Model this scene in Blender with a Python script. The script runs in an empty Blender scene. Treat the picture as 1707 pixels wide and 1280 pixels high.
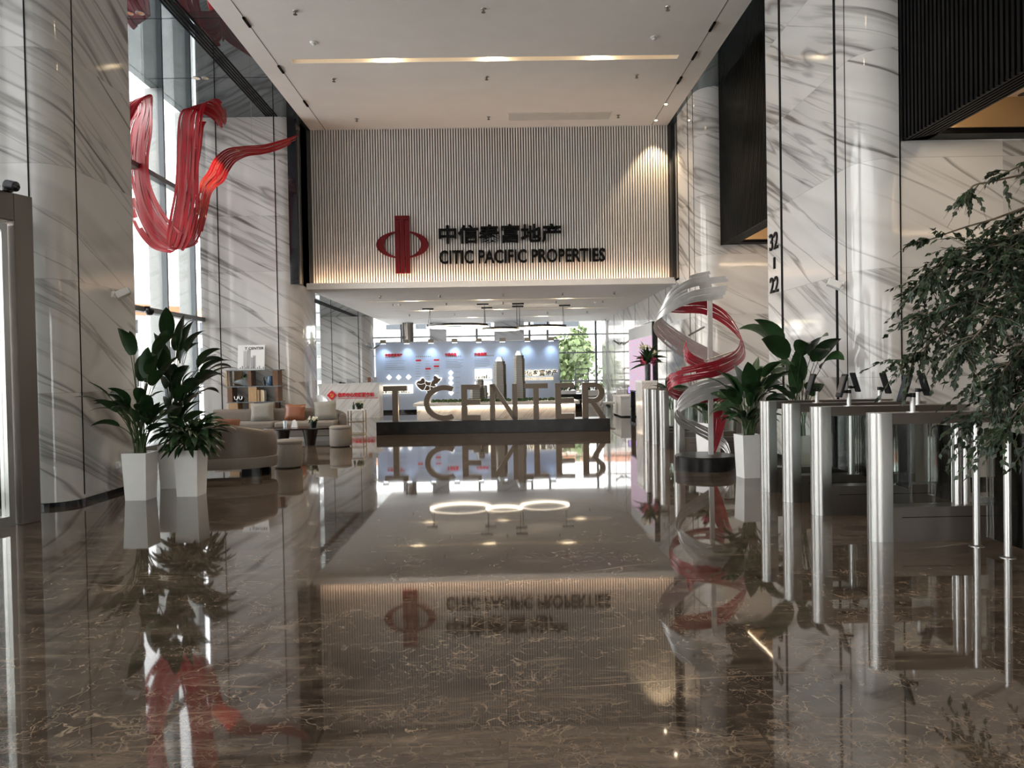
import bpy, bmesh, math, random
from mathutils import Vector, Matrix

# ------------------------------------------------------------------ camera, world, exposure
SC = bpy.context.scene
COL = SC.collection
PI = math.pi
CAM_H = 1.45
F_PX, CX, CY = 1230.0, 853.5, 640.0
ROLL, YAW, PITCH = math.radians(1.05), 0.0147, 0.0165
_f = Vector((math.sin(YAW) * math.cos(PITCH), math.cos(YAW) * math.cos(PITCH), -math.sin(PITCH)))
_r0 = Vector((math.cos(YAW), -math.sin(YAW), 0))
_u0 = _r0.cross(_f)
_r = _r0 * math.cos(ROLL) - _u0 * math.sin(ROLL)
_u = _u0 * math.cos(ROLL) + _r0 * math.sin(ROLL)
cam_d = bpy.data.cameras.new('camera')
cam = bpy.data.objects.new('camera', cam_d)
COL.objects.link(cam)
cam_d.sensor_width = 36.0
cam_d.lens = F_PX / 1707.0 * 36.0
cam_d.clip_start = 0.05
cam_d.clip_end = 500
_m = Matrix((( _r.x, _u.x, -_f.x), (_r.y, _u.y, -_f.y), (_r.z, _u.z, -_f.z))).to_4x4()
_m.translation = Vector((0, 0, CAM_H))
cam.matrix_world = _m
SC.camera = cam


def at(x, y, Y):
    """real point at depth Y metres along the hall seen at photo pixel x, y (used to measure curved pieces)"""
    d = _f + _r * ((x - CX) / F_PX) - _u * ((y - CY) / F_PX)
    return Vector((0, 0, CAM_H)) + d * (Y / d.y)


SC.view_settings.view_transform = 'Standard'
SC.view_settings.look = 'None'
SC.view_settings.gamma = 1.0
SC.view_settings.use_curve_mapping = False
SC.view_settings.exposure = 0.0
SC.cycles.use_denoising = True
SC.cycles.max_bounces = 10
SC.cycles.diffuse_bounces = 5
SC.cycles.glossy_bounces = 6
SC.cycles.transmission_bounces = 6
SC.cycles.transparent_max_bounces = 16
SC.cycles.sample_clamp_indirect = 6.0
SC.cycles.caustics_reflective = False
SC.cycles.caustics_refractive = False

SKY = 8.0
W = bpy.data.worlds.new('sky')
SC.world = W
W.use_nodes = True
_n = W.node_tree.nodes
_l = W.node_tree.links
_n.clear()
_bg = _n.new('ShaderNodeBackground')
_out = _n.new('ShaderNodeOutputWorld')
_tc = _n.new('ShaderNodeTexCoord')
_sep = _n.new('ShaderNodeSeparateXYZ')
_rmp = _n.new('ShaderNodeValToRGB')
_rmp.color_ramp.elements[0].color = (0.98, 0.985, 0.98, 1)
_rmp.color_ramp.elements[1].color = (0.86, 0.91, 1.0, 1)
_l.new(_tc.outputs['Generated'], _sep.inputs[0])
_l.new(_sep.outputs['Z'], _rmp.inputs[0])
_l.new(_rmp.outputs[0], _bg.inputs['Color'])
_bg.inputs['Strength'].default_value = SKY
_l.new(_bg.outputs[0], _out.inputs[0])

sun_d = bpy.data.lights.new('sun', 'SUN')
sun_d.energy = 10.0
sun_d.angle = 0.02
sun_d.color = (1.0, 0.90, 0.78)
sun = bpy.data.objects.new('sun', sun_d)
COL.objects.link(sun)
sun.rotation_euler = Vector((-0.42, 0.10, -1.0)).to_track_quat('-Z', 'Y').to_euler()

# ------------------------------------------------------------------ materials
MATS = {}


def new_mat(name):
    m = bpy.data.materials.new(name)
    m.use_nodes = True
    MATS[name] = m
    return m, m.node_tree.nodes, m.node_tree.links, m.node_tree.nodes['Principled BSDF']


def setin(b, **kw):
    for k, v in kw.items():
        k = k.replace('_', ' ')
        if k in b.inputs:
            b.inputs[k].default_value = v


def mat(name, col, rough=0.5, metal=0.0, spec=0.5, noise=0.0, nscale=8.0, bump=0.0, stretch=None, emit=None, estr=0.0, coat=0.0, trans=0.0):
    """plain material with a procedural tone variation and optional bump"""
    m, n, l, b = new_mat(name)
    b.inputs['Roughness'].default_value = rough
    b.inputs['Metallic'].default_value = metal
    b.inputs['Specular IOR Level'].default_value = spec
    b.inputs['Coat Weight'].default_value = coat
    b.inputs['Transmission Weight'].default_value = trans
    b.inputs['Base Color'].default_value = (*col, 1)
    if noise or bump:
        tc = n.new('ShaderNodeTexCoord')
        mp = n.new('ShaderNodeMapping')
        if stretch:
            mp.inputs['Scale'].default_value = stretch
        nz = n.new('ShaderNodeTexNoise')
        nz.inputs['Scale'].default_value = nscale
        nz.inputs['Detail'].default_value = 4
        l.new(tc.outputs['Object'], mp.inputs[0])
        l.new(mp.outputs[0], nz.inputs['Vector'])
        if noise:
            r = n.new('ShaderNodeValToRGB')
            r.color_ramp.elements[0].position = 0.3
            r.color_ramp.elements[1].position = 0.7
            r.color_ramp.elements[0].color = (*[c * (1 - noise) for c in col], 1)
            r.color_ramp.elements[1].color = (*[min(1, c * (1 + noise)) for c in col], 1)
            l.new(nz.outputs['Fac'], r.inputs[0])
            l.new(r.outputs[0], b.inputs['Base Color'])
        if bump:
            bp = n.new('ShaderNodeBump')
            bp.inputs['Strength'].default_value = bump
            bp.inputs['Distance'].default_value = 0.01
            l.new(nz.outputs['Fac'], bp.inputs['Height'])
            l.new(bp.outputs[0], b.inputs['Normal'])
    if emit:
        b.inputs['Emission Color'].default_value = (*emit, 1)
        b.inputs['Emission Strength'].default_value = estr
    return m


def marble(name, base, vein, rough=0.07, ang=-27, pw=1.27, ph=1.3, dens=1.0, joint=True, spec=0.5):
    """white stone with grey diagonal veins, laid in panels; UV = metres along the wall, metres up"""
    m, n, l, b = new_mat(name)
    b.inputs['Roughness'].default_value = rough
    b.inputs['Specular IOR Level'].default_value = spec
    uv = n.new('ShaderNodeTexCoord')
    sp = n.new('ShaderNodeSeparateXYZ')
    l.new(uv.outputs['UV'], sp.inputs[0])

    def mth(op, a, c=None):
        q = n.new('ShaderNodeMath')
        q.operation = op
        for i, v in enumerate((a, c)):
            if v is None:
                continue
            if isinstance(v, (int, float)):
                q.inputs[i].default_value = v
            else:
                l.new(v, q.inputs[i])
        return q.outputs[0]
    pu = mth('FLOOR', mth('DIVIDE', sp.outputs[0], pw))
    pv = mth('FLOOR', mth('DIVIDE', sp.outputs[1], ph))
    pid = mth('MULTIPLY', pv, 3.7)
    rot = n.new('ShaderNodeVectorRotate')
    rot.rotation_type = 'Z_AXIS'
    rot.inputs['Angle'].default_value = -math.radians(ang)
    l.new(uv.outputs['UV'], rot.inputs['Vector'])

    def layer(sx, sy, scale, detail, dist, lo, hi, off):
        mp = n.new('ShaderNodeMapping')
        mp.inputs['Scale'].default_value = (sx, sy, 1)
        mp.inputs['Location'].default_value = (off, off * 2.3, 0)
        l.new(rot.outputs[0], mp.inputs[0])
        nz = n.new('ShaderNodeTexNoise')
        nz.noise_dimensions = '4D'
        nz.inputs['Scale'].default_value = scale
        nz.inputs['Detail'].default_value = detail
        nz.inputs['Distortion'].default_value = dist
        l.new(mp.outputs[0], nz.inputs['Vector'])
        l.new(pid, nz.inputs['W'])
        d = mth('ABSOLUTE', mth('SUBTRACT', nz.outputs['Fac'], 0.5))
        r = n.new('ShaderNodeMapRange')
        r.inputs['From Min'].default_value = lo
        r.inputs['From Max'].default_value = hi
        r.inputs['To Min'].default_value = 1
        r.inputs['To Max'].default_value = 0
        l.new(d, r.inputs[0])
        return r.outputs[0]
    streak = layer(0.10, 3.6, 1.0 * dens, 5, 0.55, 0.0, 0.045, 0)        # fine parallel streaks
    band = layer(0.13, 0.62, 0.9 * dens, 3, 0.45, 0.0, 0.055, 3.3)       # where the streaks gather
    line = layer(0.09, 0.75, 0.9 * dens, 4, 0.6, 0.0, 0.012, 8.7)        # single sharp veins
    cloud = layer(0.22, 0.9, 1.3, 3, 0.3, 0.0, 0.20, 11.0)
    v = mth('ADD', mth('MULTIPLY', band, mth('ADD', 0.20, mth('MULTIPLY', streak, 0.75))), mth('MULTIPLY', cloud, 0.07))
    line2 = layer(0.07, 0.95, 1.1 * dens, 5, 0.5, 0.0, 0.010, 15.1)
    band2 = layer(0.10, 0.9, 0.8 * dens, 3, 0.4, 0.0, 0.045, 21.7)
    v = mth('ADD', v, mth('MULTIPLY', band2, mth('ADD', 0.08, mth('MULTIPLY', streak, 0.6))))
    v = mth('MAXIMUM', v, mth('MULTIPLY', mth('MAXIMUM', line, mth('MULTIPLY', line2, 0.75)), 0.8))
    if joint:
        fy = mth('FRACT', mth('DIVIDE', sp.outputs[1], ph))
        j = mth('LESS_THAN', fy, 0.006)
        v = mth('MAXIMUM', v, mth('MULTIPLY', j, 0.42))
    mx = n.new('ShaderNodeMix')
    mx.data_type = 'RGBA'
    mx.inputs['A'].default_value = (*base, 1)
    mx.inputs['B'].default_value = (*vein, 1)
    l.new(v, mx.inputs['Factor'])
    l.new(mx.outputs['Result'], b.inputs['Base Color'])
    return m


def floor_mat():
    m, n, l, b = new_mat('brown_polished_marble')
    tc = n.new('ShaderNodeTexCoord')
    sp = n.new('ShaderNodeSeparateXYZ')
    l.new(tc.outputs['Object'], sp.inputs[0])

    def mth(op, a, c=None):
        q = n.new('ShaderNodeMath')
        q.operation = op
        for i, v in enumerate((a, c)):
            if v is None:
                continue
            if isinstance(v, (int, float)):
                q.inputs[i].default_value = v
            else:
                l.new(v, q.inputs[i])
        return q.outputs[0]
    pid = mth('ADD', mth('MULTIPLY', mth('FLOOR', mth('DIVIDE', sp.outputs[0], 1.0)), 1.73),
              mth('MULTIPLY', mth('FLOOR', mth('DIVIDE', sp.outputs[1], 1.0)), 4.19))

    def noise(scale, detail, dist, wmul=1.0, rough=0.55, sx=1.0, sy=1.0):
        mp = n.new('ShaderNodeMapping')
        mp.inputs['Scale'].default_value = (sx, sy, 1)
        mp.inputs['Rotation'].default_value = (0, 0, 0.5)
        l.new(tc.outputs['Object'], mp.inputs[0])
        z = n.new('ShaderNodeTexNoise')
        z.noise_dimensions = '4D'
        z.inputs['Scale'].default_value = scale
        z.inputs['Detail'].default_value = detail
        z.inputs['Distortion'].default_value = dist
        z.inputs['Roughness'].default_value = rough
        l.new(mp.outputs[0], z.inputs['Vector'])
        l.new(mth('MULTIPLY', pid, wmul), z.inputs['W'])
        return z.outputs['Fac']

    def ridge(f, w, lo=0.0):
        r = n.new('ShaderNodeMapRange')
        r.inputs['From Min'].default_value = lo
        r.inputs['From Max'].default_value = w
        r.inputs['To Min'].default_value = 1
        r.inputs['To Max'].default_value = 0
        l.new(mth('ABSOLUTE', mth('SUBTRACT', f, 0.5)), r.inputs[0])
        return r.outputs[0]
    cloud = n.new('ShaderNodeValToRGB')
    e = cloud.color_ramp.elements
    e[0].position, e[1].position = 0.36, 0.70
    e[0].color = (0.021, 0.015, 0.0105, 1)
    e[1].color = (0.092, 0.068, 0.050, 1)
    l.new(noise(1.9, 9, 0.9, 1.0, 0.70, 0.6, 1.5), cloud.inputs[0])
    def crackle(scale, width, warp):
        wn = n.new('ShaderNodeTexNoise')
        wn.inputs['Scale'].default_value = scale * .45
        wn.inputs['Detail'].default_value = 5
        l.new(tc.outputs['Object'], wn.inputs['Vector'])
        va = n.new('ShaderNodeVectorMath')
        va.operation = 'MULTIPLY_ADD'
        va.inputs[1].default_value = (warp, warp, 0)
        l.new(wn.outputs['Color'], va.inputs[0])
        l.new(tc.outputs['Object'], va.inputs[2])
        vo = n.new('ShaderNodeTexVoronoi')
        vo.feature = 'DISTANCE_TO_EDGE'
        vo.voronoi_dimensions = '4D'
        vo.inputs['Scale'].default_value = scale
        l.new(va.outputs[0], vo.inputs['Vector'])
        l.new(mth('MULTIPLY', pid, 0.13), vo.inputs['W'])
        r = n.new('ShaderNodeMapRange')
        r.inputs['From Min'].default_value = 0.0
        r.inputs['From Max'].default_value = width
        r.inputs['To Min'].default_value = 1
        r.inputs['To Max'].default_value = 0
        l.new(vo.outputs['Distance'], r.inputs[0])
        return r.outputs[0]

    def gate(f, lo, hi):
        q = n.new('ShaderNodeMapRange')
        q.inputs['From Min'].default_value = lo
        q.inputs['From Max'].default_value = hi
        l.new(f, q.inputs[0])
        return q.outputs[0]
    fine = mth('MULTIPLY', crackle(9.0, 0.028, .38), gate(noise(2.0, 5, 0.6, 0.7), .42, .60))
    fine2 = mth('MULTIPLY', crackle(21.0, 0.05, .20), gate(noise(2.8, 5, 0.6, 0.4), .44, .62))
    def streak(ang, w):
        mp = n.new('ShaderNodeMapping')
        mp.inputs['Rotation'].default_value = (0, 0, ang)
        mp.inputs['Scale'].default_value = (0.10, 0.9, 1)
        l.new(tc.outputs['Object'], mp.inputs[0])
        z = n.new('ShaderNodeTexNoise')
        z.inputs['Scale'].default_value = 0.8
        z.inputs['Detail'].default_value = 3
        z.inputs['Roughness'].default_value = 0.45
        l.new(mp.outputs[0], z.inputs['Vector'])
        return ridge(z.outputs['Fac'], w)
    long_v = mth('MAXIMUM', streak(0.75, .0032), streak(-0.55, .0026))
    long_v = mth('MULTIPLY', long_v, gate(noise(1.3, 4, 0.2, 0.0), .44, .62))
    fleck = mth('MULTIPLY', gate(noise(9.0, 3, 0.8, 1.0), .70, .74), .8)
    wisp = mth('MULTIPLY', gate(noise(2.2, 10, 1.1, 1.0, 0.78, 0.7, 4.5), .50, .78), .55)
    broken = gate(noise(14.0, 3, 0.3, 1.0), .34, .56)
    cr = mth('MULTIPLY', mth('MULTIPLY', mth('MAXIMUM', fine, mth('MULTIPLY', fine2, .8)), broken), 0.80)
    v = mth('MAXIMUM', mth('MAXIMUM', cr, wisp), mth('MAXIMUM', mth('MULTIPLY', long_v, 0.6), fleck))
    mx = n.new('ShaderNodeMix')
    mx.data_type = 'RGBA'
    mx.inputs['B'].default_value = (0.36, 0.28, 0.205, 1)
    l.new(cloud.outputs[0], mx.inputs['A'])
    l.new(v, mx.inputs['Factor'])
    fx = mth('LESS_THAN', mth('FRACT', sp.outputs[0]), 0.003)
    fy = mth('LESS_THAN', mth('FRACT', sp.outputs[1]), 0.003)
    j = mth('MAXIMUM', fx, fy)
    mx2 = n.new('ShaderNodeMix')
    mx2.data_type = 'RGBA'
    mx2.inputs['B'].default_value = (0.03, 0.022, 0.016, 1)
    l.new(mx.outputs['Result'], mx2.inputs['A'])
    l.new(mth('MULTIPLY', j, 0.6), mx2.inputs['Factor'])
    l.new(mx2.outputs['Result'], b.inputs['Base Color'])
    b.inputs['Roughness'].default_value = 0.035
    b.inputs['IOR'].default_value = 1.65
    b.inputs['Specular IOR Level'].default_value = 0.6
    bz = n.new('ShaderNodeTexNoise')
    bz.inputs['Scale'].default_value = 1.4
    bz.inputs['Detail'].default_value = 1.5
    l.new(tc.outputs['Object'], bz.inputs['Vector'])
    bp = n.new('ShaderNodeBump')
    bp.inputs['Strength'].default_value = 0.05
    bp.inputs['Distance'].default_value = 0.012
    l.new(bz.outputs['Fac'], bp.inputs['Height'])
    l.new(bp.outputs[0], b.inputs['Normal'])
    return m


def glass_mat(name, tint, refl):
    m, n, l, b = new_mat(name)
    n.remove(b)
    out = n['Material Output']
    t = n.new('ShaderNodeBsdfTransparent')
    t.inputs[0].default_value = (*tint, 1)
    g = n.new('ShaderNodeBsdfGlossy')
    g.inputs['Roughness'].default_value = 0.0
    fr = n.new('ShaderNodeFresnel')
    fr.inputs['IOR'].default_value = 1.45
    mu = n.new('ShaderNodeMath')
    mu.operation = 'MULTIPLY'
    mu.inputs[1].default_value = refl
    l.new(fr.outputs[0], mu.inputs[0])
    mx = n.new('ShaderNodeMixShader')
    l.new(mu.outputs[0], mx.inputs[0])
    l.new(t.outputs[0], mx.inputs[1])
    l.new(g.outputs[0], mx.inputs[2])
    l.new(mx.outputs[0], out.inputs['Surface'])
    return m


def emit_mat(name, col, s):
    m, n, l, b = new_mat(name)
    b.inputs['Base Color'].default_value = (*[min(1, c) * 0.8 for c in col], 1)
    b.inputs['Emission Color'].default_value = (*col, 1)
    b.inputs['Emission Strength'].default_value = s
    return m


def screen_mat():
    m, n, l, b = new_mat('video_screen')
    tc = n.new('ShaderNodeTexCoord')
    mp = n.new('ShaderNodeMapping')
    mp.inputs['Scale'].default_value = (1, 3.0, 5.0)
    br = n.new('ShaderNodeTexBrick')
    br.inputs['Scale'].default_value = 1.7
    br.inputs['Mortar Size'].default_value = 0.03
    br.inputs['Color1'].default_value = (0.62, 0.42, 0.58, 1)
    br.inputs['Color2'].default_value = (0.50, 0.42, 0.66, 1)
    br.inputs['Mortar'].default_value = (0.85, 0.72, 0.78, 1)
    sx = n.new('ShaderNodeSeparateXYZ')
    cb = n.new('ShaderNodeCombineXYZ')
    l.new(tc.outputs['Object'], mp.inputs[0])
    l.new(mp.outputs[0], sx.inputs[0])
    l.new(sx.outputs[1], cb.inputs[0])
    l.new(sx.outputs[2], cb.inputs[1])
    nz = n.new('ShaderNodeTexNoise')
    nz.inputs['Scale'].default_value = 3
    l.new(cb.outputs[0], br.inputs['Vector'])
    l.new(cb.outputs[0], nz.inputs['Vector'])
    mx = n.new('ShaderNodeMix')
    mx.data_type = 'RGBA'
    mx.inputs['B'].default_value = (0.9, 0.35, 0.5, 1)
    mr = n.new('ShaderNodeMapRange')
    mr.inputs['From Min'].default_value = 0.5
    mr.inputs['From Max'].default_value = 0.7
    l.new(nz.outputs['Fac'], mr.inputs[0])
    l.new(mr.outputs[0], mx.inputs['Factor'])
    l.new(br.outputs['Color'], mx.inputs['A'])
    l.new(mx.outputs['Result'], b.inputs['Emission Color'])
    b.inputs['Base Color'].default_value = (0.03, 0.03, 0.03, 1)
    b.inputs['Emission Strength'].default_value = 0.95
    return m


def dots_mat():
    """tan perforated panel with black oval holes"""
    m, n, l, b = new_mat('perforated_panel')
    tc = n.new('ShaderNodeTexCoord')
    mp = n.new('ShaderNodeMapping')
    mp.inputs['Scale'].default_value = (4.5, 3.0, 0.0001)
    vo = n.new('ShaderNodeTexVoronoi')
    vo.inputs['Scale'].default_value = 1.0
    vo.inputs['Randomness'].default_value = 0.25
    l.new(tc.outputs['Object'], mp.inputs[0])
    l.new(mp.outputs[0], vo.inputs['Vector'])
    lt = n.new('ShaderNodeMath')
    lt.operation = 'LESS_THAN'
    lt.inputs[1].default_value = 0.26
    l.new(vo.outputs['Distance'], lt.inputs[0])
    mx = n.new('ShaderNodeMix')
    mx.data_type = 'RGBA'
    mx.inputs['A'].default_value = (0.75, 0.62, 0.50, 1)
    mx.inputs['B'].default_value = (0.02, 0.015, 0.01, 1)
    l.new(lt.outputs[0], mx.inputs['Factor'])
    l.new(mx.outputs['Result'], b.inputs['Base Color'])
    b.inputs['Roughness'].default_value = 0.5
    return m


def facade_mat():
    """far house front: pale render with rows of small dark windows is built as mesh; this is the render itself"""
    return mat('pale_render', (0.75, 0.72, 0.68), 0.9, noise=0.08, nscale=0.4)


marble('white_marble', (0.63, 0.62, 0.605), (0.17, 0.155, 0.145))
marble('desk_marble', (0.80, 0.77, 0.73), (0.45, 0.40, 0.36), rough=0.15, ang=50, pw=9, ph=9, dens=2.2, joint=False)
floor_mat()
glass_mat('clear_glass', (0.95, 0.975, 0.965), 1.0)
glass_mat('facade_glass', (0.96, 0.96, 0.95), 0.7)
mat('ceiling_paint', (0.80, 0.78, 0.76), 0.75, noise=0.02, nscale=2)
mat('white_paint', (0.8, 0.8, 0.79), 0.5, noise=0.02)
mat('grey_slat', (0.82, 0.79, 0.75), 0.45, metal=0.1, noise=0.03, nscale=3)
mat('slat_backing', (0.10, 0.095, 0.09), 0.8)
mat('black_slat', (0.0035, 0.0035, 0.0038), 0.32, spec=0.06, noise=0.2, nscale=5, stretch=(4, 4, 0.3))
mat('black_gloss', (0.012, 0.014, 0.017), 0.05, noise=0.15, nscale=1.5)
mat('soffit_gloss', (0.035, 0.045, 0.05), 0.015, spec=1.0, noise=0.25, nscale=0.8)
MATS['soffit_gloss'].node_tree.nodes['Principled BSDF'].inputs['IOR'].default_value = 1.8
MATS['soffit_gloss'].node_tree.nodes['Principled BSDF'].inputs['Specular Tint'].default_value = (0.80, 0.95, 1.0, 1)
mat('black_matte', (0.004, 0.004, 0.0045), 0.7, spec=0.1)
mat('black_plastic', (0.008, 0.0085, 0.010), 0.4, spec=0.25, bump=0.02, nscale=60)
mat('dark_stone', (0.010, 0.009, 0.008), 0.28, spec=0.15, noise=0.6, nscale=5)
mat('steel', (0.36, 0.35, 0.335), 0.285, metal=1.0)
mat('steel_satin', (0.17, 0.148, 0.13), 0.33, metal=0.85)
mat('bright_steel', (0.47, 0.46, 0.45), 0.285, metal=1.0)
mat('silver_paint', (0.62, 0.61, 0.60), 0.34, metal=0.45, noise=0.06, nscale=12)
mat('red_lacquer', (0.34, 0.018, 0.036), 0.3, noise=0.25, nscale=9, coat=0.5)
mat('red_band', (0.36, 0.008, 0.016), 0.42, spec=0.25, noise=0.15, nscale=5, coat=0.15)
mat('pink_band', (0.38, 0.055, 0.055), 0.42, spec=0.25, noise=0.15, nscale=5, coat=0.15)
for _nm in ('red_band', 'pink_band'):
    MATS[_nm].node_tree.nodes['Principled BSDF'].inputs['Transmission Weight'].default_value = 0.0
mat('bronze', (0.078, 0.058, 0.040), 0.42, metal=0.3, noise=0.05)
mat('letter_side', (0.62, 0.55, 0.45), 0.3, metal=0.6)
mat('sign_red', (0.115, 0.004, 0.007), 0.45, spec=0.2, noise=0.05)
mat('sign_black', (0.004, 0.004, 0.0045), 0.5, spec=0.12, noise=0.05)
mat('bright_red', (0.72, 0.015, 0.03), 0.45, noise=0.05)
mat('gold_paint', (0.85, 0.55, 0.08), 0.35)
mat('gold_metal', (0.62, 0.45, 0.24), 0.25, metal=1.0)
mat('gold_trim', (0.50, 0.36, 0.20), 0.35, metal=0.6)
mat('sofa_leather', (0.125, 0.098, 0.077), 0.42, noise=0.06, nscale=14, bump=0.05)
mat('sofa_fabric', (0.18, 0.157, 0.132), 0.85, noise=0.08, nscale=60, bump=0.08)
mat('grey_cushion', (0.24, 0.228, 0.20), 0.9, noise=0.08, nscale=40, bump=0.08)
mat('tan_leather', (0.19, 0.065, 0.028), 0.4, noise=0.12, nscale=10, bump=0.06)
mat('dark_wood', (0.016, 0.009, 0.006), 0.25, noise=0.3, nscale=6, stretch=(1, 8, 8))
mat('oak', (0.42, 0.27, 0.14), 0.5, noise=0.2, nscale=5, stretch=(10, 10, 1))
mat('brown_wood', (0.14, 0.07, 0.035), 0.45, noise=0.25, nscale=5, stretch=(10, 10, 1))
mat('pot_white', (0.80, 0.79, 0.77), 0.18, noise=0.02)
mat('soil', (0.03, 0.02, 0.013), 0.95, noise=0.4, nscale=40, bump=0.3)
mat('leaf_dark', (0.016, 0.045, 0.014), 0.35, noise=0.35, nscale=9)
mat('leaf_mid', (0.030, 0.078, 0.022), 0.38, noise=0.35, nscale=9)
mat('leaf_tree', (0.011, 0.026, 0.009), 0.5, noise=0.45, nscale=4)
mat('stem_green', (0.05, 0.08, 0.03), 0.5, noise=0.2)
mat('bark', (0.11, 0.085, 0.06), 0.85, noise=0.35, nscale=14, bump=0.3)
mat('flower_pink', (0.55, 0.08, 0.16), 0.6, noise=0.3, nscale=20)
mat('flower_white', (0.78, 0.74, 0.62), 0.6, noise=0.1, nscale=20)
mat('blue_glaze', (0.05, 0.11, 0.19), 0.15, noise=0.4, nscale=25)
mat('grey_glaze', (0.28, 0.31, 0.32), 0.3, noise=0.15, nscale=20)
mat('paper_white', (0.82, 0.82, 0.81), 0.6)
mat('print_grey', (0.30, 0.31, 0.33), 0.6)
mat('print_pale', (0.52, 0.53, 0.54), 0.6)
mat('wall_panel', (0.56, 0.66, 0.84), 0.5)
mat('map_brown', (0.09, 0.055, 0.035), 0.5)
mat('tower_model', (0.085, 0.08, 0.068), 0.25, metal=0.3, noise=0.1, nscale=30)
mat('tower_band', (0.26, 0.235, 0.19), 0.35, metal=0.3)
mat('crown_glass', (0.60, 0.70, 0.76), 0.1, metal=0.2)
mat('hedge_green', (0.035, 0.075, 0.022), 0.8, noise=0.5, nscale=30)
mat('plaza', (0.45, 0.45, 0.44), 0.8, noise=0.08, nscale=0.5)
mat('facade_frame', (0.16, 0.18, 0.19), 0.4, metal=0.4)
mat('fin_grey', (0.50, 0.52, 0.50), 0.4, metal=0.2)
mat('roof_orange', (0.62, 0.22, 0.10), 0.8, noise=0.15, nscale=2)
mat('window_dark', (0.03, 0.04, 0.05), 0.15)
mat('tree_leaf_outside', (0.085, 0.125, 0.045), 0.7, noise=0.4, nscale=1.5)
facade_mat()
screen_mat()
dots_mat()
emit_mat('warm_lamp', (1.0, 0.80, 0.52), 60.0)
emit_mat('warm_strip', (1.0, 0.68, 0.34), 0.85)
emit_mat('cove_strip', (1.0, 0.66, 0.42), 37.0)
emit_mat('ring_glow', (1.0, 0.86, 0.66), 6.0)
emit_mat('white_glow', (1.0, 0.98, 0.93), 1.2)
emit_mat('lightbox', (1.0, 0.93, 0.78), 1.4)
emit_mat('halo_glow', (1.0, 0.88, 0.66), 1.6)
emit_mat('cool_lamp', (0.86, 0.93, 1.0), 12.0)
emit_mat('led_line', (1.0, 0.78, 0.54), 34.0)
emit_mat('monitor_glow', (0.55, 0.4, 0.95), 1.0)
M = MATS


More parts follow.
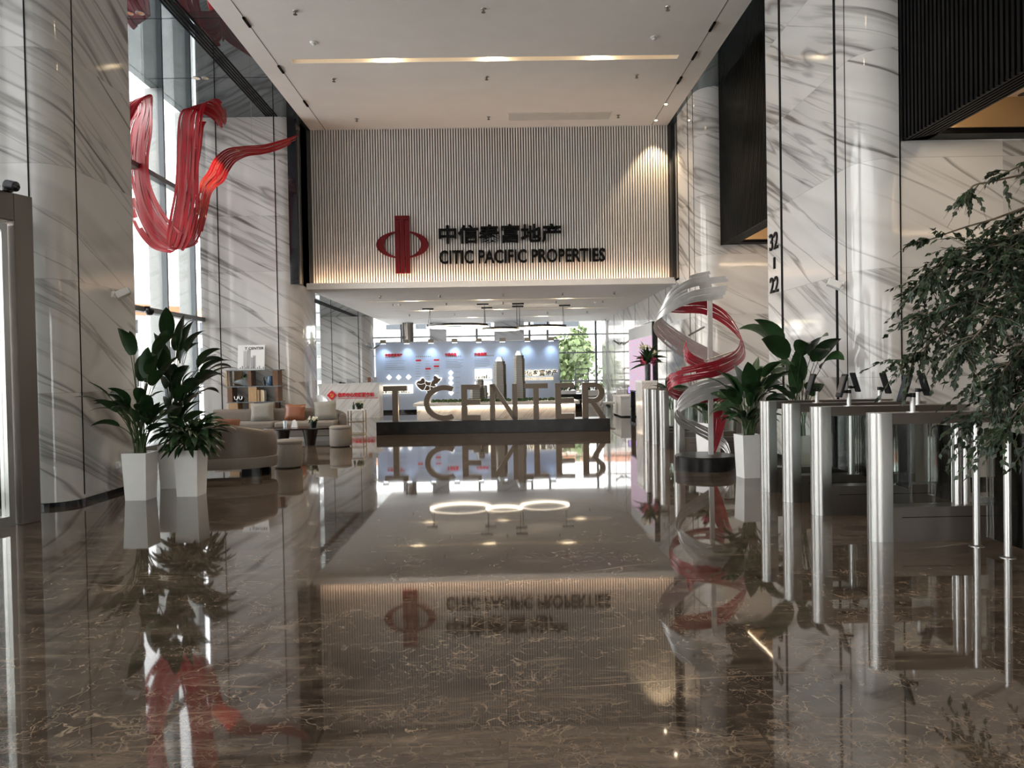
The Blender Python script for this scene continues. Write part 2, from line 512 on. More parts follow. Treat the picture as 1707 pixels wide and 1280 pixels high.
# ------------------------------------------------------------------ mesh helpers
class MB:
    """collects geometry and links it as ONE mesh object"""

    def __init__(self):
        self.v, self.f, self.mi, self.uv = [], [], [], []

    def add(self, verts, faces, m=0, uvs=None):
        o = len(self.v)
        self.v += [tuple(p) for p in verts]
        for i, f in enumerate(faces):
            self.f.append([o + k for k in f])
            self.mi.append(m)
            self.uv.append(uvs[i] if uvs else None)
        return self

    def box(self, x0, y0, z0, x1, y1, z1, m=0):
        x0, x1 = min(x0, x1), max(x0, x1)
        y0, y1 = min(y0, y1), max(y0, y1)
        z0, z1 = min(z0, z1), max(z0, z1)
        v = [(x, y, z) for z in (z0, z1) for y in (y0, y1) for x in (x0, x1)]
        fs = [(0, 2, 3, 1), (4, 5, 7, 6), (0, 1, 5, 4), (2, 6, 7, 3), (0, 4, 6, 2), (1, 3, 7, 5)]
        us = []
        for f in fs:
            nx = len({v[k][0] for k in f}) == 1
            ny = len({v[k][1] for k in f}) == 1
            us.append([((v[k][1] if nx else v[k][0]), (v[k][2] if (nx or ny) else v[k][1])) for k in f])
        return self.add(v, fs, m, us)

    def rbox(self, c, size, mat3, m=0):
        """box of the given size turned by a 3x3 matrix about its centre c"""
        hx, hy, hz = size[0] / 2, size[1] / 2, size[2] / 2
        v = [Vector(c) + mat3 @ Vector((x, y, z)) for z in (-hz, hz) for y in (-hy, hy) for x in (-hx, hx)]
        return self.add(v, [(0, 2, 3, 1), (4, 5, 7, 6), (0, 1, 5, 4), (2, 6, 7, 3), (0, 4, 6, 2), (1, 3, 7, 5)], m)

    def tube(self, pts, r, n=8, m=0):
        pts = [Vector(p) for p in pts]
        rs = r if isinstance(r, (list, tuple)) else [r] * len(pts)
        rings = []
        up = None
        for i, p in enumerate(pts):
            a = pts[max(0, i - 1)]
            b = pts[min(len(pts) - 1, i + 1)]
            t = (b - a)
            if t.length < 1e-9:
                t = Vector((0, 0, 1))
            t.normalize()
            if up is None:
                up = Vector((0, 0, 1)) if abs(t.z) < 0.9 else Vector((1, 0, 0))
            s = t.cross(up)
            if s.length < 1e-6:
                s = t.cross(Vector((0, 1, 0)))
            s.normalize()
            up = s.cross(t).normalized()
            rings.append([p + (s * math.cos(2 * PI * k / n) + up * math.sin(2 * PI * k / n)) * rs[i] for k in range(n)])
        v = [q for g in rings for q in g]
        f = []
        for i in range(len(rings) - 1):
            for k in range(n):
                k2 = (k + 1) % n
                f.append((i * n + k, i * n + k2, (i + 1) * n + k2, (i + 1) * n + k))
        f.append(tuple(reversed(range(n))))
        f.append(tuple((len(rings) - 1) * n + k for k in range(n)))
        return self.add(v, f, m)

    def cyl(self, x, y, z0, z1, r, n=24, m=0):
        return self.lathe([(0, z0), (r, z0), (r, z1), (0, z1)], x, y, n, m)

    def lathe(self, prof, x=0, y=0, n=24, m=0, sx=1.0, sy=1.0):
        v, idx = [], []
        for (r, z) in prof:
            if r < 1e-6:
                idx.append([len(v)] * n)
                v.append((x, y, z))
            else:
                idx.append(list(range(len(v), len(v) + n)))
                v += [(x + sx * r * math.cos(2 * PI * k / n), y + sy * r * math.sin(2 * PI * k / n), z) for k in range(n)]
        f = []
        for i in range(len(prof) - 1):
            a, b = idx[i], idx[i + 1]
            for k in range(n):
                k2 = (k + 1) % n
                q = [a[k], a[k2], b[k2], b[k]]
                q2 = []
                for t in q:
                    if t not in q2:
                        q2.append(t)
                if len(q2) > 2:
                    f.append(tuple(q2))
        return self.add(v, f, m)

    def prism(self, poly, z0, z1, m=0, caps=True):
        """vertical prism over an x,y outline (counter-clockwise from above); UV in metres along the outline and up"""
        n = len(poly)
        v = [(p[0], p[1], z0) for p in poly] + [(p[0], p[1], z1) for p in poly]
        f, u = [], []
        s = 0.0
        for i in range(n):
            j = (i + 1) % n
            d = math.hypot(poly[j][0] - poly[i][0], poly[j][1] - poly[i][1])
            f.append((i, j, n + j, n + i))
            u.append([(s, z0), (s + d, z0), (s + d, z1), (s, z1)])
            s += d
        if caps:
            f.append(tuple(range(n, 2 * n)))
            u.append([(poly[i][0], poly[i][1]) for i in range(n)])
            f.append(tuple(reversed(range(n))))
            u.append([(poly[i][0], poly[i][1]) for i in reversed(range(n))])
        return self.add(v, f, m, u)

    def slab(self, poly, y0, y1, m=0, m_side=None):
        """upright plate: outline in x,z, thickness from y0 (front) to y1"""
        n = len(poly)
        v = [(p[0], y0, p[1]) for p in poly] + [(p[0], y1, p[1]) for p in poly]
        self.add(v, [tuple(range(n)), tuple(reversed(range(n, 2 * n)))], m)
        return self.add(v, [((i + 1) % n, i, n + i, n + (i + 1) % n) for i in range(n)], m if m_side is None else m_side)

    def shift(self, d):
        self.v = [(p[0] + d[0], p[1] + d[1], p[2] + d[2]) for p in self.v]
        return self

    def build(self, name, mats, parent=None, smooth=False, bevel=0.0, angle=40, seg=2):
        me = bpy.data.meshes.new(name)
        me.from_pydata(self.v, [], self.f)
        mats = mats if isinstance(mats, (list, tuple)) else [mats]
        for q in mats:
            me.materials.append(M[q] if isinstance(q, str) else q)
        for p, i in zip(me.polygons, self.mi):
            p.material_index = i
        if any(self.uv):
            lay = me.uv_layers.new(name='UVMap').data
            for p, u in zip(me.polygons, self.uv):
                if u:
                    for li, q in zip(p.loop_indices, u):
                        lay[li].uv = q
        me.update()
        if not any(self.uv):
            bm = bmesh.new()
            bm.from_mesh(me)
            bmesh.ops.recalc_face_normals(bm, faces=bm.faces)
            bm.to_mesh(me)
            bm.free()
        if smooth:
            for p in me.polygons:
                p.use_smooth = True
            me.set_sharp_from_angle(angle=math.radians(angle))
        o = bpy.data.objects.new(name, me)
        COL.objects.link(o)
        if parent is not None:
            o.parent = parent
        if bevel:
            b = o.modifiers.new('bevel', 'BEVEL')
            b.width = bevel
            b.segments = seg
            b.limit_method = 'ANGLE'
            b.angle_limit = math.radians(50)
        return o


def tag(o, label=None, cat=None, group=None, kind=None):
    if label:
        o['label'] = label
    if cat:
        o['category'] = cat
    if group:
        o['group'] = group
    if kind:
        o['kind'] = kind
    return o


def thing(name, label, cat, loc=(0, 0, 0), rz=0.0, group=None):
    o = bpy.data.objects.new(name, None)
    o.empty_display_size = 0.1
    COL.objects.link(o)
    o.location = loc
    o.rotation_euler = (0, 0, rz)
    return tag(o, label, cat, group)


def struct(name, mb, m, parent=None, **kw):
    o = mb.build(name, m, parent, **kw)
    o['kind'] = 'structure'
    return o


def dup(root, loc, label, rz=None, group=None):
    """copy of a thing, its parts and their sub-parts"""
    r = root.copy()
    COL.objects.link(r)
    r.location = loc
    if rz is not None:
        r.rotation_euler = (0, 0, rz)
    r['label'] = label
    if group:
        r['group'] = group
    for ch in list(root.children):
        c = ch.copy()
        COL.objects.link(c)
        c.parent = r
        for g in list(ch.children):
            d = g.copy()
            COL.objects.link(d)
            d.parent = c
    return r


def text_mb(body, x0, z0, w, h, y0, y1, bold=0.0, m=0, spacing=1.0):
    """lettering fitted to a w x h box whose lower left corner is x0, z0; face at y0 looking towards -y, back at y1"""
    c = bpy.data.curves.new('lettering', 'FONT')
    c.body = body
    c.extrude = 0.5
    c.offset = bold
    c.space_character = spacing
    c.resolution_u = 3
    o = bpy.data.objects.new('lettering', c)
    COL.objects.link(o)
    bpy.context.view_layer.update()
    me = bpy.data.meshes.new_from_object(o.evaluated_get(bpy.context.evaluated_depsgraph_get()))
    vs = [v.co.copy() for v in me.vertices]
    xs = [v.x for v in vs]
    ys = [v.y for v in vs]
    zs = [v.z for v in vs]
    sx = w / (max(xs) - min(xs))
    sy = h / (max(ys) - min(ys))
    mb = MB()
    out = []
    for v in vs:
        t = (v.z - min(zs)) / (max(zs) - min(zs))
        out.append((x0 + (v.x - min(xs)) * sx, y1 + (y0 - y1) * t, z0 + (v.y - min(ys)) * sy))
    mb.add(out, [tuple(p.vertices) for p in me.polygons], m)
    bpy.data.objects.remove(o)
    bpy.data.meshes.remove(me)
    bpy.data.curves.remove(c)
    return mb


def catmull(pts, k=8):
    """smooth curve through the points (tuples of any length)"""
    P = [tuple(map(float, p)) for p in pts]
    P = [P[0]] + P + [P[-1]]
    out = []
    for i in range(1, len(P) - 2):
        a, b, c, d = P[i - 1], P[i], P[i + 1], P[i + 2]
        for s in range(k):
            t = s / k
            out.append(tuple(0.5 * (2 * b[q] + (c[q] - a[q]) * t + (2 * a[q] - 5 * b[q] + 4 * c[q] - d[q]) * t * t +
                                    (3 * b[q] - a[q] - 3 * c[q] + d[q]) * t ** 3) for q in range(len(b))))
    out.append(P[-2])
    return out


def grid_face(mb, rows, m=0):
    o = []
    n = len(rows[0])
    for r in rows:
        o += r
    f = []
    for i in range(len(rows) - 1):
        for k in range(n - 1):
            f.append((i * n + k, i * n + k + 1, (i + 1) * n + k + 1, (i + 1) * n + k))
    mb.add(o, f, m)


def round_corner(cx, cy, r, a0, a1, n=10):
    return [(cx + r * math.cos(math.radians(a0 + (a1 - a0) * i / n)), cy + r * math.sin(math.radians(a0 + (a1 - a0) * i / n))) for i in range(n + 1)]


# ------------------------------------------------------------------ the room
ZC, ZL = 7.5, 3.55            # upper and lower ceiling
XL, XR = -4.6, 4.25           # edges of the painted ceiling
YW = 18.35                    # front of the slatted wall
struct('floor', MB().box(-7.0, -8, -0.12, 12.5, 31.5, 0.0), 'brown_polished_marble')
struct('ground_outside', MB().box(-120, -60, -0.3, 120, 160, -0.14), 'plaza')

# upper ceiling with the recess of the strip light
def strip_ceiling(name, x0, x1, y0, y1, z0, z1, strips):
    mb = MB()
    y = y0
    for (sy, sx0, sx1, hw) in strips:
        mb.box(x0, y, z0, x1, sy - hw, z1)
        mb.box(x0, sy - hw, z0, sx0, sy + hw, z1)
        mb.box(sx1, sy - hw, z0, x1, sy + hw, z1)
        y = sy + hw
    mb.box(x0, y, z0, x1, y1, z1)
    return struct(name, mb, 'ceiling_paint')


UP = [(-0.4, -3.93, 3.56, .10), (7.0, -3.93, 3.56, .10), (14.37, -3.93, 3.56, .10)]
LOW = [(21.45, -3.86, 3.62, .07), (24.8, -3.5, 3.68, .07), (28.2, -3.2, 3.5, .07)]
strip_ceiling('ceiling', XL, XR, -7, YW + .1, ZC, ZC + .2, UP)
strip_ceiling('ceiling_lower', -4.7, 4.36, YW - .24, 31.5, ZL, ZL + .1, LOW)
struct('trim_1', MB().box(-4.7, YW - .24, ZL + .1, 4.3, YW - .21, ZL + .15), 'ceiling_paint')


def strip_light(label, sy, x0, x1, hw, z, lamps, group, dp=.12):
    t = thing('recessed_strip_light', label, 'ceiling light', ((x0 + x1) / 2, sy, z), 0, group)
    L = (x1 - x0) / 2
    hb = MB()
    hb.box(-L, -hw, dp - .01, L, hw, dp)
    hb.box(-L, -hw, 0.0, -L + .01, hw, dp - .01)
    hb.box(L - .01, -hw, 0.0, L, hw, dp - .01)
    hb.box(-L, -hw, 0.0, L, -hw + .008, dp - .01)
    hb.box(-L, hw - .008, 0.0, L, hw, dp - .01)
    hb.build('housing', 'white_paint', t)
    MB().box(-L + .05, -hw + .012, dp - .02, L - .05, hw - .012, dp - .011).build('light_strip', 'warm_strip', t)
    for x in lamps:
        MB().box(x - .14, -hw + .018, dp - .04, x + .14, hw - .018, dp - .021).build('lamp', 'warm_lamp', t)
        d = bpy.data.lights.new('spot', 'SPOT')
        d.energy = (520 if sy > 10 else 80) if z > 5 else 90
        d.color = (1.0, 0.80, 0.58)
        d.spot_size = math.radians(115)
        d.spot_blend = 0.8
        d.shadow_soft_size = 0.06
        q = bpy.data.objects.new('spot_light', d)
        COL.objects.link(q)
        q.location = ((x0 + x1) / 2 + x, sy, z + .02)
    return t


strip_light('long warm strip light recessed in the high ceiling of the hall', 14.37, -3.93, 3.56, .10, ZC, (-1.9, .15, 2.2), 'strip lights of the high ceiling')
strip_light('long warm strip light over the middle of the hall, in front of the glass doors', 7.0, -3.93, 3.56, .10, ZC, (-1.9, .15, 2.2), 'strip lights of the high ceiling')
strip_light('long warm strip light closest to the entrance wall', -.4, -3.93, 3.56, .10, ZC, (-1.9, .15, 2.2), 'strip lights of the high ceiling')
strip_light('warm strip light in the low ceiling closest to the slatted wall', 21.45, -3.86, 3.62, .07, ZL, (-2.4, -.3, 2.0), 'strip lights of the low ceiling', .095)
strip_light('warm strip light in the low ceiling over the ring lamps', 24.8, -3.5, 3.68, .07, ZL, (-2.6, -.1, 2.5), 'strip lights of the low ceiling', .095)
strip_light('warm strip light in the low ceiling farthest back near the exhibition wall', 28.2, -3.2, 3.5, .07, ZL, (-1.2, 1.5), 'strip lights of the low ceiling', .095)

# polished dark soffits beside the ceiling
struct('ceiling_soffit_left', MB().box(-7.2, -7, ZC, XL, YW + .1, ZC + .2), 'soffit_gloss')
struct('ceiling_soffit_right', MB().box(XR, -7, ZC, 4.80, YW + .1, ZC + .2), 'soffit_gloss')
struct('ceiling_soffit_back', MB().box(-7.2, YW - .1, ZL, -4.7, 31.5, ZL + .2), 'soffit_gloss')
mb = MB()
for k in range(5):
    mb.box(-5.36 + k * .06, 4, ZC - .012, -5.36 + k * .06 + .028, 17.35, ZC)
struct('trim_2', mb, 'black_matte')
mb = MB()
mb.box(-5.30, YW, ZL - .012, -5.10, 26.6, ZL)
struct('trim_3', mb, 'black_matte')
# soffit panel joints
mb = MB()
for y in (5.0, 7.5, 10.0, 12.6, 15.1):
    mb.box(-7.0, y, ZC - .004, XL, y + .008, ZC)
struct('trim_4', mb, 'black_matte')
# ceiling slots with black track segments
for i, x in enumerate((-4.22, 3.85)):
    struct('trim_%d' % (5 + i), MB().box(x - .006, -6, ZC - .004, x + .006, YW, ZC), 'slat_backing')
n_tr = 0
for side, x, names in (('left', -4.22, ('nearest', 'middle', 'farthest')), ('right', 3.85, ('nearest', 'middle', 'farthest'))):
    for y, w in zip((12.74, 14.7, 16.55) if side == 'left' else (13.1, 14.3, 15.5), names):
        o = MB().box(x - .02, y - .17, ZC - .03, x + .02, y + .17, ZC).build('track_segment', 'black_matte')
        tag(o, 'short black track segment in the %s ceiling slot, %s the slatted wall' % (side, {'nearest': 'furthest from', 'middle': 'second from', 'farthest': 'closest to'}[w]), 'track light', 'black track segments in the ceiling slots')

# slatted wall over the low ceiling
mb = MB()
nsl = 138
pitch = (XR - XL) / nsl
for k in range(nsl):
    x = XL + (k + .5) * pitch
    mb.box(x - pitch * .29, YW, ZL + .06, x + pitch * .29, YW + .05, ZC)
struct('wall_slatted', mb, 'grey_slat')
struct('wall_slat_backing', MB().box(-4.72, YW + .05, ZL + .1, 4.33, YW + .2, ZC), 'slat_backing')
o = tag(MB().box(XL + .05, YW - .185, ZL + .102, XR - .05, YW - .155, ZL + .115).build('cove_light', 'cove_strip'),
        'warm light strip along the foot of the slatted wall', 'cove light')

# black returns at both ends of the slatted wall
struct('wall_black_left', MB().box(-4.95, 17.45, ZL + .05, -4.70, YW + .2, ZC), 'black_gloss')
struct('wall_black_right', MB().box(4.33, 17.72, ZL + .05, 4.6, YW + .2, ZC), 'black_gloss')


def pillar(name, poly, z1=ZC):
    return struct(name, MB().prism(poly, 0, z1), 'white_marble', smooth=True, angle=25)


# left pillars (counter-clockwise outline, start at the front left)
pillar('pillar_left', [(-7.0, 8.43), (-5.28, 8.43)] + round_corner(-5.26, 8.75, .32, -90, 0)[1:] + [(-4.92, 10.05), (-7.0, 10.05)])
pillar('pillar_left_second', [(-6.98, 17.4), (-5.2, 17.4)] + round_corner(-5.1, 17.8, .40, -90, 0)[1:] + [(-4.70, 18.85), (-6.98, 18.85)])
pillar('pillar_left_third', [(-6.5, 26.8), (-5.13, 26.8)] + round_corner(-5.11, 27.2, .40, -90, 0)[1:] + [(-4.71, 27.6), (-6.5, 27.6)], ZL)
# right pillars
pillar('pillar_right', [(4.33, 11.85), (4.33, 9.15)] + round_corner(4.77, 9.15, .44, 180, 270)[1:] + [(6.0, 8.71), (6.0, 11.85)])
pillar('pillar_right_second', [(4.33, 17.75), (4.33, 16.3)] + round_corner(4.77, 16.3, .44, 180, 270)[1:] + [(6.0, 15.86), (6.0, 17.75)])
# lobby walls on the right
struct('wall_lobby_front', MB().box(6.0, 8.71, 0, 12.5, 8.95, 5.5), 'white_marble')
struct('wall_lobby_back', MB().box(6.0, 15.86, 0, 12.5, 16.1, 5.5), 'white_marble')
struct('wall_lobby_end', MB().box(12.3, -7, 0, 12.5, 15.86, 5.5), 'white_marble')
struct('wall_right_back', MB().prism([(4.33, 31.5), (4.33, 17.75), (4.6, 17.75), (4.6, 31.5)], 0, ZL + .1), 'white_marble')
# dark joints between stone panels
def joint(x, y, ax, z0=0.1, z1=ZC, w=.014):
    if ax == 'x':      # on a face looking along x
        return MB().box(x - .006, y - w / 2, z0, x + .006, y + w / 2, z1)
    return MB().box(x - w / 2, y - .006, z0, x + w / 2, y + .006, z1)


jn = [joint(-5.28, 8.43, 'y'), joint(-4.94, 8.76, 'x'), joint(-6.6, 8.43, 'y'), joint(4.33, 11.25, 'x', w=.075), joint(4.33, 9.42, 'x', w=.06),
      joint(4.77, 8.71, 'y'), joint(4.33, 9.15, 'x', w=.008), joint(-5.2, 17.4, 'y', w=.02), joint(-6.55, 17.4, 'y', w=.02), joint(4.33, 16.75, 'x', w=.035), joint(4.33, 16.3, 'x', w=.01),
      joint(4.74, 15.87, 'y', z1=4.1), joint(-5.13, 26.8, 'y', z1=ZL), joint(-6.1, 26.8, 'y', z1=ZL)]
for y in (19.2, 21.4, 23.6, 25.8, 28.0, 30.2):
    jn.append(joint(4.33, y, 'x', z1=ZL))
allj = MB()
for q in jn:
    allj.add(q.v, q.f)
struct('trim_7', allj, 'black_matte')
# black skirting
sk = MB()
sk.prism([(-7.0, 8.42), (-5.28, 8.42)] + round_corner(-5.26, 8.75, .335, -90, 0)[1:] + [(-4.905, 10.06), (-7.0, 10.06)], 0, .055)
sk.prism([(4.315, 11.86), (4.315, 9.15)] + round_corner(4.77, 9.15, .455, 180, 270)[1:] + [(12.3, 8.695), (12.3, 8.72), (6.0, 11.86)], 0, .09)
sk.prism([(4.315, 31.5), (4.315, 16.3)] + round_corner(4.77, 16.3, .455, 180, 270)[1:] + [(12.3, 15.845), (12.3, 15.86), (6.0, 17.7), (4.62, 31.5)], 0, .09)
struct('baseboard_right', sk, 'black_gloss')

# black slatted bulkheads over the lift lobbies
def bulkhead(name, x0, y0, y1, z0):
    mb = MB()
    mb.box(x0 + .03, y0, z0, x0 + .09, y1, ZC + .2)
    n = int((y1 - y0) / .075)
    for k in range(n):
        y = y0 + (k + .5) * (y1 - y0) / n
        mb.box(x0, y - .02, z0 - .01, x0 + .03, y + .02, ZC)
    # lower border frame, ribbed as well
    for k in range(6):
        mb.box(x0 + .02 + k * .05, y0, z0 - .012, x0 + .048 + k * .05, y1 - .02 - k * .05, z0 + .05)
    mb.box(x0 + .03, y0, z0, x0 + .32, y1, z0 + .06)
    mb.box(x0 + .03, y1 - .24, z0, 12.3, y1 - .002, z0 + .06)
    mb.box(x0 + .03, y0, z0, 12.3, y0 + .24, z0 + .06)
    struct(name, mb, 'black_slat')


bulkhead('wall_bulkhead_front', 4.77, 1.6, 8.705, 4.10)
bulkhead('wall_bulkhead_back', 4.77, 11.86, 15.855, 4.10)


def lobby_ceiling(tag_n, x0, y0, y1, z0):
    mb = MB()
    mb.box(x0 + .32, y0 + .24, z0 + .06, x0 + .35, y1 - .24, z0 + .40)
    mb.box(x0 + .32, y1 - .27, z0 + .06, 12.3, y1 - .24, z0 + .40)
    mb.box(x0 + .32, y0 + .24, z0 + .06, 12.3, y0 + .27, z0 + .40)
    struct('trim_%d' % tag_n, mb, 'gold_trim')
    struct('ceiling_lobby_%s' % ('front' if y0 < 8 else 'back'), MB().box(x0 + .3, y0 + .2, z0 + .40, 12.3, y1 - .2, z0 + .46), 'perforated_panel')
    tag(MB().box(x0 + .37, y0 + .4, z0 + .075, x0 + .40, y1 - .28, z0 + .09).build('cove_light', 'led_line'),
        'warm light strip inside the recess of the %s lift lobby ceiling' % ('front' if y0 < 8 else 'back'), 'cove light')
    tag(MB().box(x0 + .45, y0 + .29, z0 + .075, 12.0, y0 + .32, z0 + .09).build('cove_light', 'led_line'),
        'warm light strip across the near end of the %s lift lobby ceiling' % ('front' if y0 < 8 else 'back'), 'cove light')


lobby_ceiling(8, 4.77, 1.6, 8.705, 4.10)
lobby_ceiling(9, 4.77, 11.86, 15.855, 4.10)
struct('wall_right_near', MB().box(4.77, -7, 0, 12.4, 1.6, ZC), 'white_marble')
struct('wall_entrance', MB().box(-7.2, -7.25, 6.2, 12.5, -7.0, ZC + .2).box(4.3, -7.25, 0, 12.5, -7.0, 6.2).box(-7.2, -7.25, 0, -4.0, -7.0, 6.2).box(-4.0, -7.25, 3.6, 4.3, -7.0, 6.2), 'white_marble')

# facade on the left and at the back
def facade_left(name, y0, y1, mull, zt, trans, fin=True):
    mb = MB()
    mb.box(-7.06, y0, 0, -6.94, y1, .12)
    for z in trans:
        mb.box(-7.06, y0, z - .05, -6.90, y1, z + .05)
    for y in mull:
        mb.box(-7.06, y - .03, 0, -6.95, y + .03, zt)
    o = struct(name, mb, 'facade_frame')
    if fin:
        fb = MB()
        for y in mull:
            fb.box(-7.32, y - .03, 0, -7.06, y + .03, zt)
        fb.build('fins', 'fin_grey', o)
    MB().box(-7.035, y0, .1, -7.02, y1, zt).build('pane', 'facade_glass', o)
    return o


facade_left('window_1', 10.05, 17.4, [11.25, 12.7, 14.15, 15.62, 17.05], ZC, (2.8, 5.55))
facade_left('window_2', -7, 8.43, [-6, -4.5, -3, -1.5, 0, 1.5, 3, 4.5, 6, 7.5], ZC, (2.8, 5.55))
facade_left('window_3', 18.85, 31.5, [20, 21.3, 22.6, 23.9, 25.2, 26.5, 28, 29.5, 31.4], ZL, (2.8,))
mb = MB()
for x in (-6.9, -4.2, -1.0, 1.25, 2.02, 4.08):
    mb.box(x - .045, 31.45, 0, x + .045, 31.65, ZL)
for x, z in ((0, 3.0), (0, 2.22), (0, 1.02), (0, .06)):
    mb.box(-7, 31.47, z - .03, 4.33, 31.62, z + .03)
o = struct('window_4', mb, 'facade_frame')
MB().box(-7, 31.54, .05, 4.33, 31.55, ZL).build('pane', 'facade_glass', o)
mb = MB()
mb.box(-2.95, 30.9, 0, -2.25, 31.45, ZL)
mb.box(-.25, 30.9, 0, 1.0, 31.45, ZL)
struct('pillar_back', mb, 'white_marble')
mb = MB()
mb.cyl(-3.75, 30.6, 0, ZL, .17, 24)
mb.box(-4.02, 30.5, 0, -3.93, 30.7, ZL)
struct('column_back', mb, 'steel_satin', smooth=True)
# glazed entrance wall behind the viewer
mb = MB()
for x in (-4, -2.6, -1.2, .2, 1.6, 3.0, 4.3):
    mb.box(x - .05, -7.2, 0, x + .05, -7.0, 3.6)
for z in (2.6, 3.55):
    mb.box(-4, -7.2, z - .04, 4.3, -7.05, z + .04)
o = struct('window_5', mb, 'facade_frame')
MB().box(-4, -7.13, 0, 4.3, -7.12, 3.6).build('pane', 'facade_glass', o)

# ------------------------------------------------------------------ outside
def leaf_ball(mb, c, r, n, size, rnd, squash=1.0):
    for _ in range(n):
        d = Vector((rnd.gauss(0, 1), rnd.gauss(0, 1), rnd.gauss(0, 1))).normalized()
        p = Vector(c) + Vector((d.x, d.y, d.z * squash)) * r * (rnd.random() ** .35)
        a = Vector((rnd.gauss(0, 1), rnd.gauss(0, 1), rnd.gauss(0, 1))).normalized()
        b = a.cross(d)
        if b.length < 1e-3:
            continue
        b.normalize()
        s = size * rnd.uniform(.6, 1.3)
        mb.add([p, p + a * s * .5 + b * s * .35, p + a * s, p + a * s * .5 - b * s * .35], [(0, 1, 2, 3)])


def outside_tree(x, y, h, r, seed, label):
    rnd = random.Random(seed)
    t = thing('street_tree', label, 'tree', (x, y, -.14), 0, 'trees outside the back windows')
    MB().tube([(0, 0, 0), (.05, .02, h * .35), (0, 0, h * .7)], [.16, .12, .05]).build('trunk', 'bark', t)
    mb = MB()
    for k in range(9):
        leaf_ball(mb, (rnd.uniform(-.6, .6) * r, rnd.uniform(-.6, .6) * r, h * (.3 + .55 * k / 9)), r * .62, 150, .42, rnd)
    mb.build('foliage', 'tree_leaf_outside', t)


outside_tree(3.6, 42, 3.3, 1.9, 1, 'green street tree outside the back window, behind the tall rack')
outside_tree(8.2, 43, 3.6, 2.0, 2, 'green street tree outside, to the right of the back window mullion')
outside_tree(2.2, 50, 2.9, 1.6, 6, 'low green street tree outside, just right of the exhibition wall')
outside_tree(5.8, 56, 5.2, 1.3, 3, 'narrow pointed tree far outside the back window')
outside_tree(13.5, 45, 4.2, 2.3, 4, 'green street tree outside, farthest to the right of the back window')


def far_house(x, y, w, d, h, label, rows, cols, rz=0.0, face='y'):
    t = thing('apartment_house', label, 'building', (x, y, -.14), rz)
    MB().box(-w / 2, 0, 0, w / 2, d, h).build('wall', 'pale_render', t)
    MB().box(-w / 2 - .4, -.4, h, w / 2 + .4, d + .4, h + 1.0).build('roof', 'roof_orange', t)
    for r in range(rows):
        for c in range(cols):
            cx = -w / 2 + (c + .5) * w / cols
            cz = (r + .55) * h / rows
            MB().box(cx - w / cols * .28, -.12, cz - h / rows * .25, cx + w / cols * .28, .02, cz + h / rows * .25).build('window', 'window_dark', t)
    return t


far_house(-38, 72, 30, 8, 8.0, 'pale house with orange roof seen through the left windows', 3, 8, math.radians(52))
far_house(-6, 95, 34, 8, 9.5, 'pale house with orange roof far behind the exhibition wall', 3, 9)
far_house(30, 80, 26, 8, 13, 'pale house with orange roof far behind the back window, right', 4, 7, math.radians(-12))

# ------------------------------------------------------------------ ceiling fittings
def sprinkler(label, x, y, z):
    t = thing('sprinkler_head', label, 'sprinkler', (x, y, z), 0, 'ceiling sprinklers')
    MB().lathe([(0, 0), (.045, 0), (.04, -.012), (0, -.014)], n=16).build('escutcheon', 'steel', t)
    MB().lathe([(.012, -.012), (.012, -.05), (.035, -.058), (.035, -.064), (0, -.066)], n=12).build('deflector', 'steel_satin', t)
    return t


spr = None
rows_up = [(12.39, 'nearest the viewer'), (15.22, 'just beyond the strip light'), (17.6, 'closest to the slatted wall')]
cols_up = [(-3.3, 'left'), (-.18, 'middle'), (2.9, 'right')]
for y, ry in rows_up:
    for x, cx in cols_up:
        lb = 'steel sprinkler in the high ceiling, %s of the row %s' % (cx, ry)
        spr = sprinkler(lb, x, y, ZC) if spr is None else (dup(spr, (x, y, ZC), lb) and spr)
rows_lo = [(19.9, 'just behind the slatted wall'), (22.2, 'over the model table'), (26.2, 'near the exhibition wall')]
cols_lo = [(-3.2, 'leftmost'), (-1.6, 'inner left'), (.1, 'middle'), (1.7, 'inner right'), (3.1, 'rightmost')]
for y, ry in rows_lo:
    for x, cx in cols_lo:
        dup(spr, (x, y, ZL), 'steel sprinkler in the low ceiling %s, %s one' % (ry, cx))


def smoke(label, x, y, z):
    t = thing('smoke_detector', label, 'smoke detector', (x, y, z), 0, 'smoke detectors')
    MB().lathe([(0, 0), (.065, 0), (.065, -.02), (.05, -.03), (0, -.03)], n=20).build('base', 'white_paint', t, smooth=True)
    MB().lathe([(.035, -.03), (.035, -.055), (.02, -.065), (0, -.067)], n=16).build('sensor', 'white_paint', t, smooth=True)


smoke('round white smoke detector in the high ceiling, left of the strip light', -3.29, 13.55, ZC)
smoke('round white smoke detector in the high ceiling, right of the strip light', 2.9, 13.5, ZC)
smoke('round white smoke detector in the low ceiling on the left', -3.0, 22.2, ZL)
smoke('round white smoke detector in the low ceiling on the right', 2.95, 22.6, ZL)

t = thing('air_grille', 'long grey ventilation grille in the ceiling above the sign wall', 'vent', (1.5, 17.6, ZC))
MB().box(-1.23, -.27, -.012, 1.23, -.25, 0).box(-1.23, .25, -.012, 1.23, .27, 0).box(-1.23, -.25, -.012, -1.21, .25, 0).box(1.21, -.25, -.012, 1.23, .25, 0).build('frame', 'grey_slat', t)
mb = MB().box(-1.21, -.25, -.002, 1.21, .25, 0, 1)
for k in range(12):
    y = -.23 + k * .042
    mb.box(-1.21, y - .012, -.012, 1.21, y + .012, -.004, 0)
mb.build('louvres', ['grey_slat', 'slat_backing'], t)


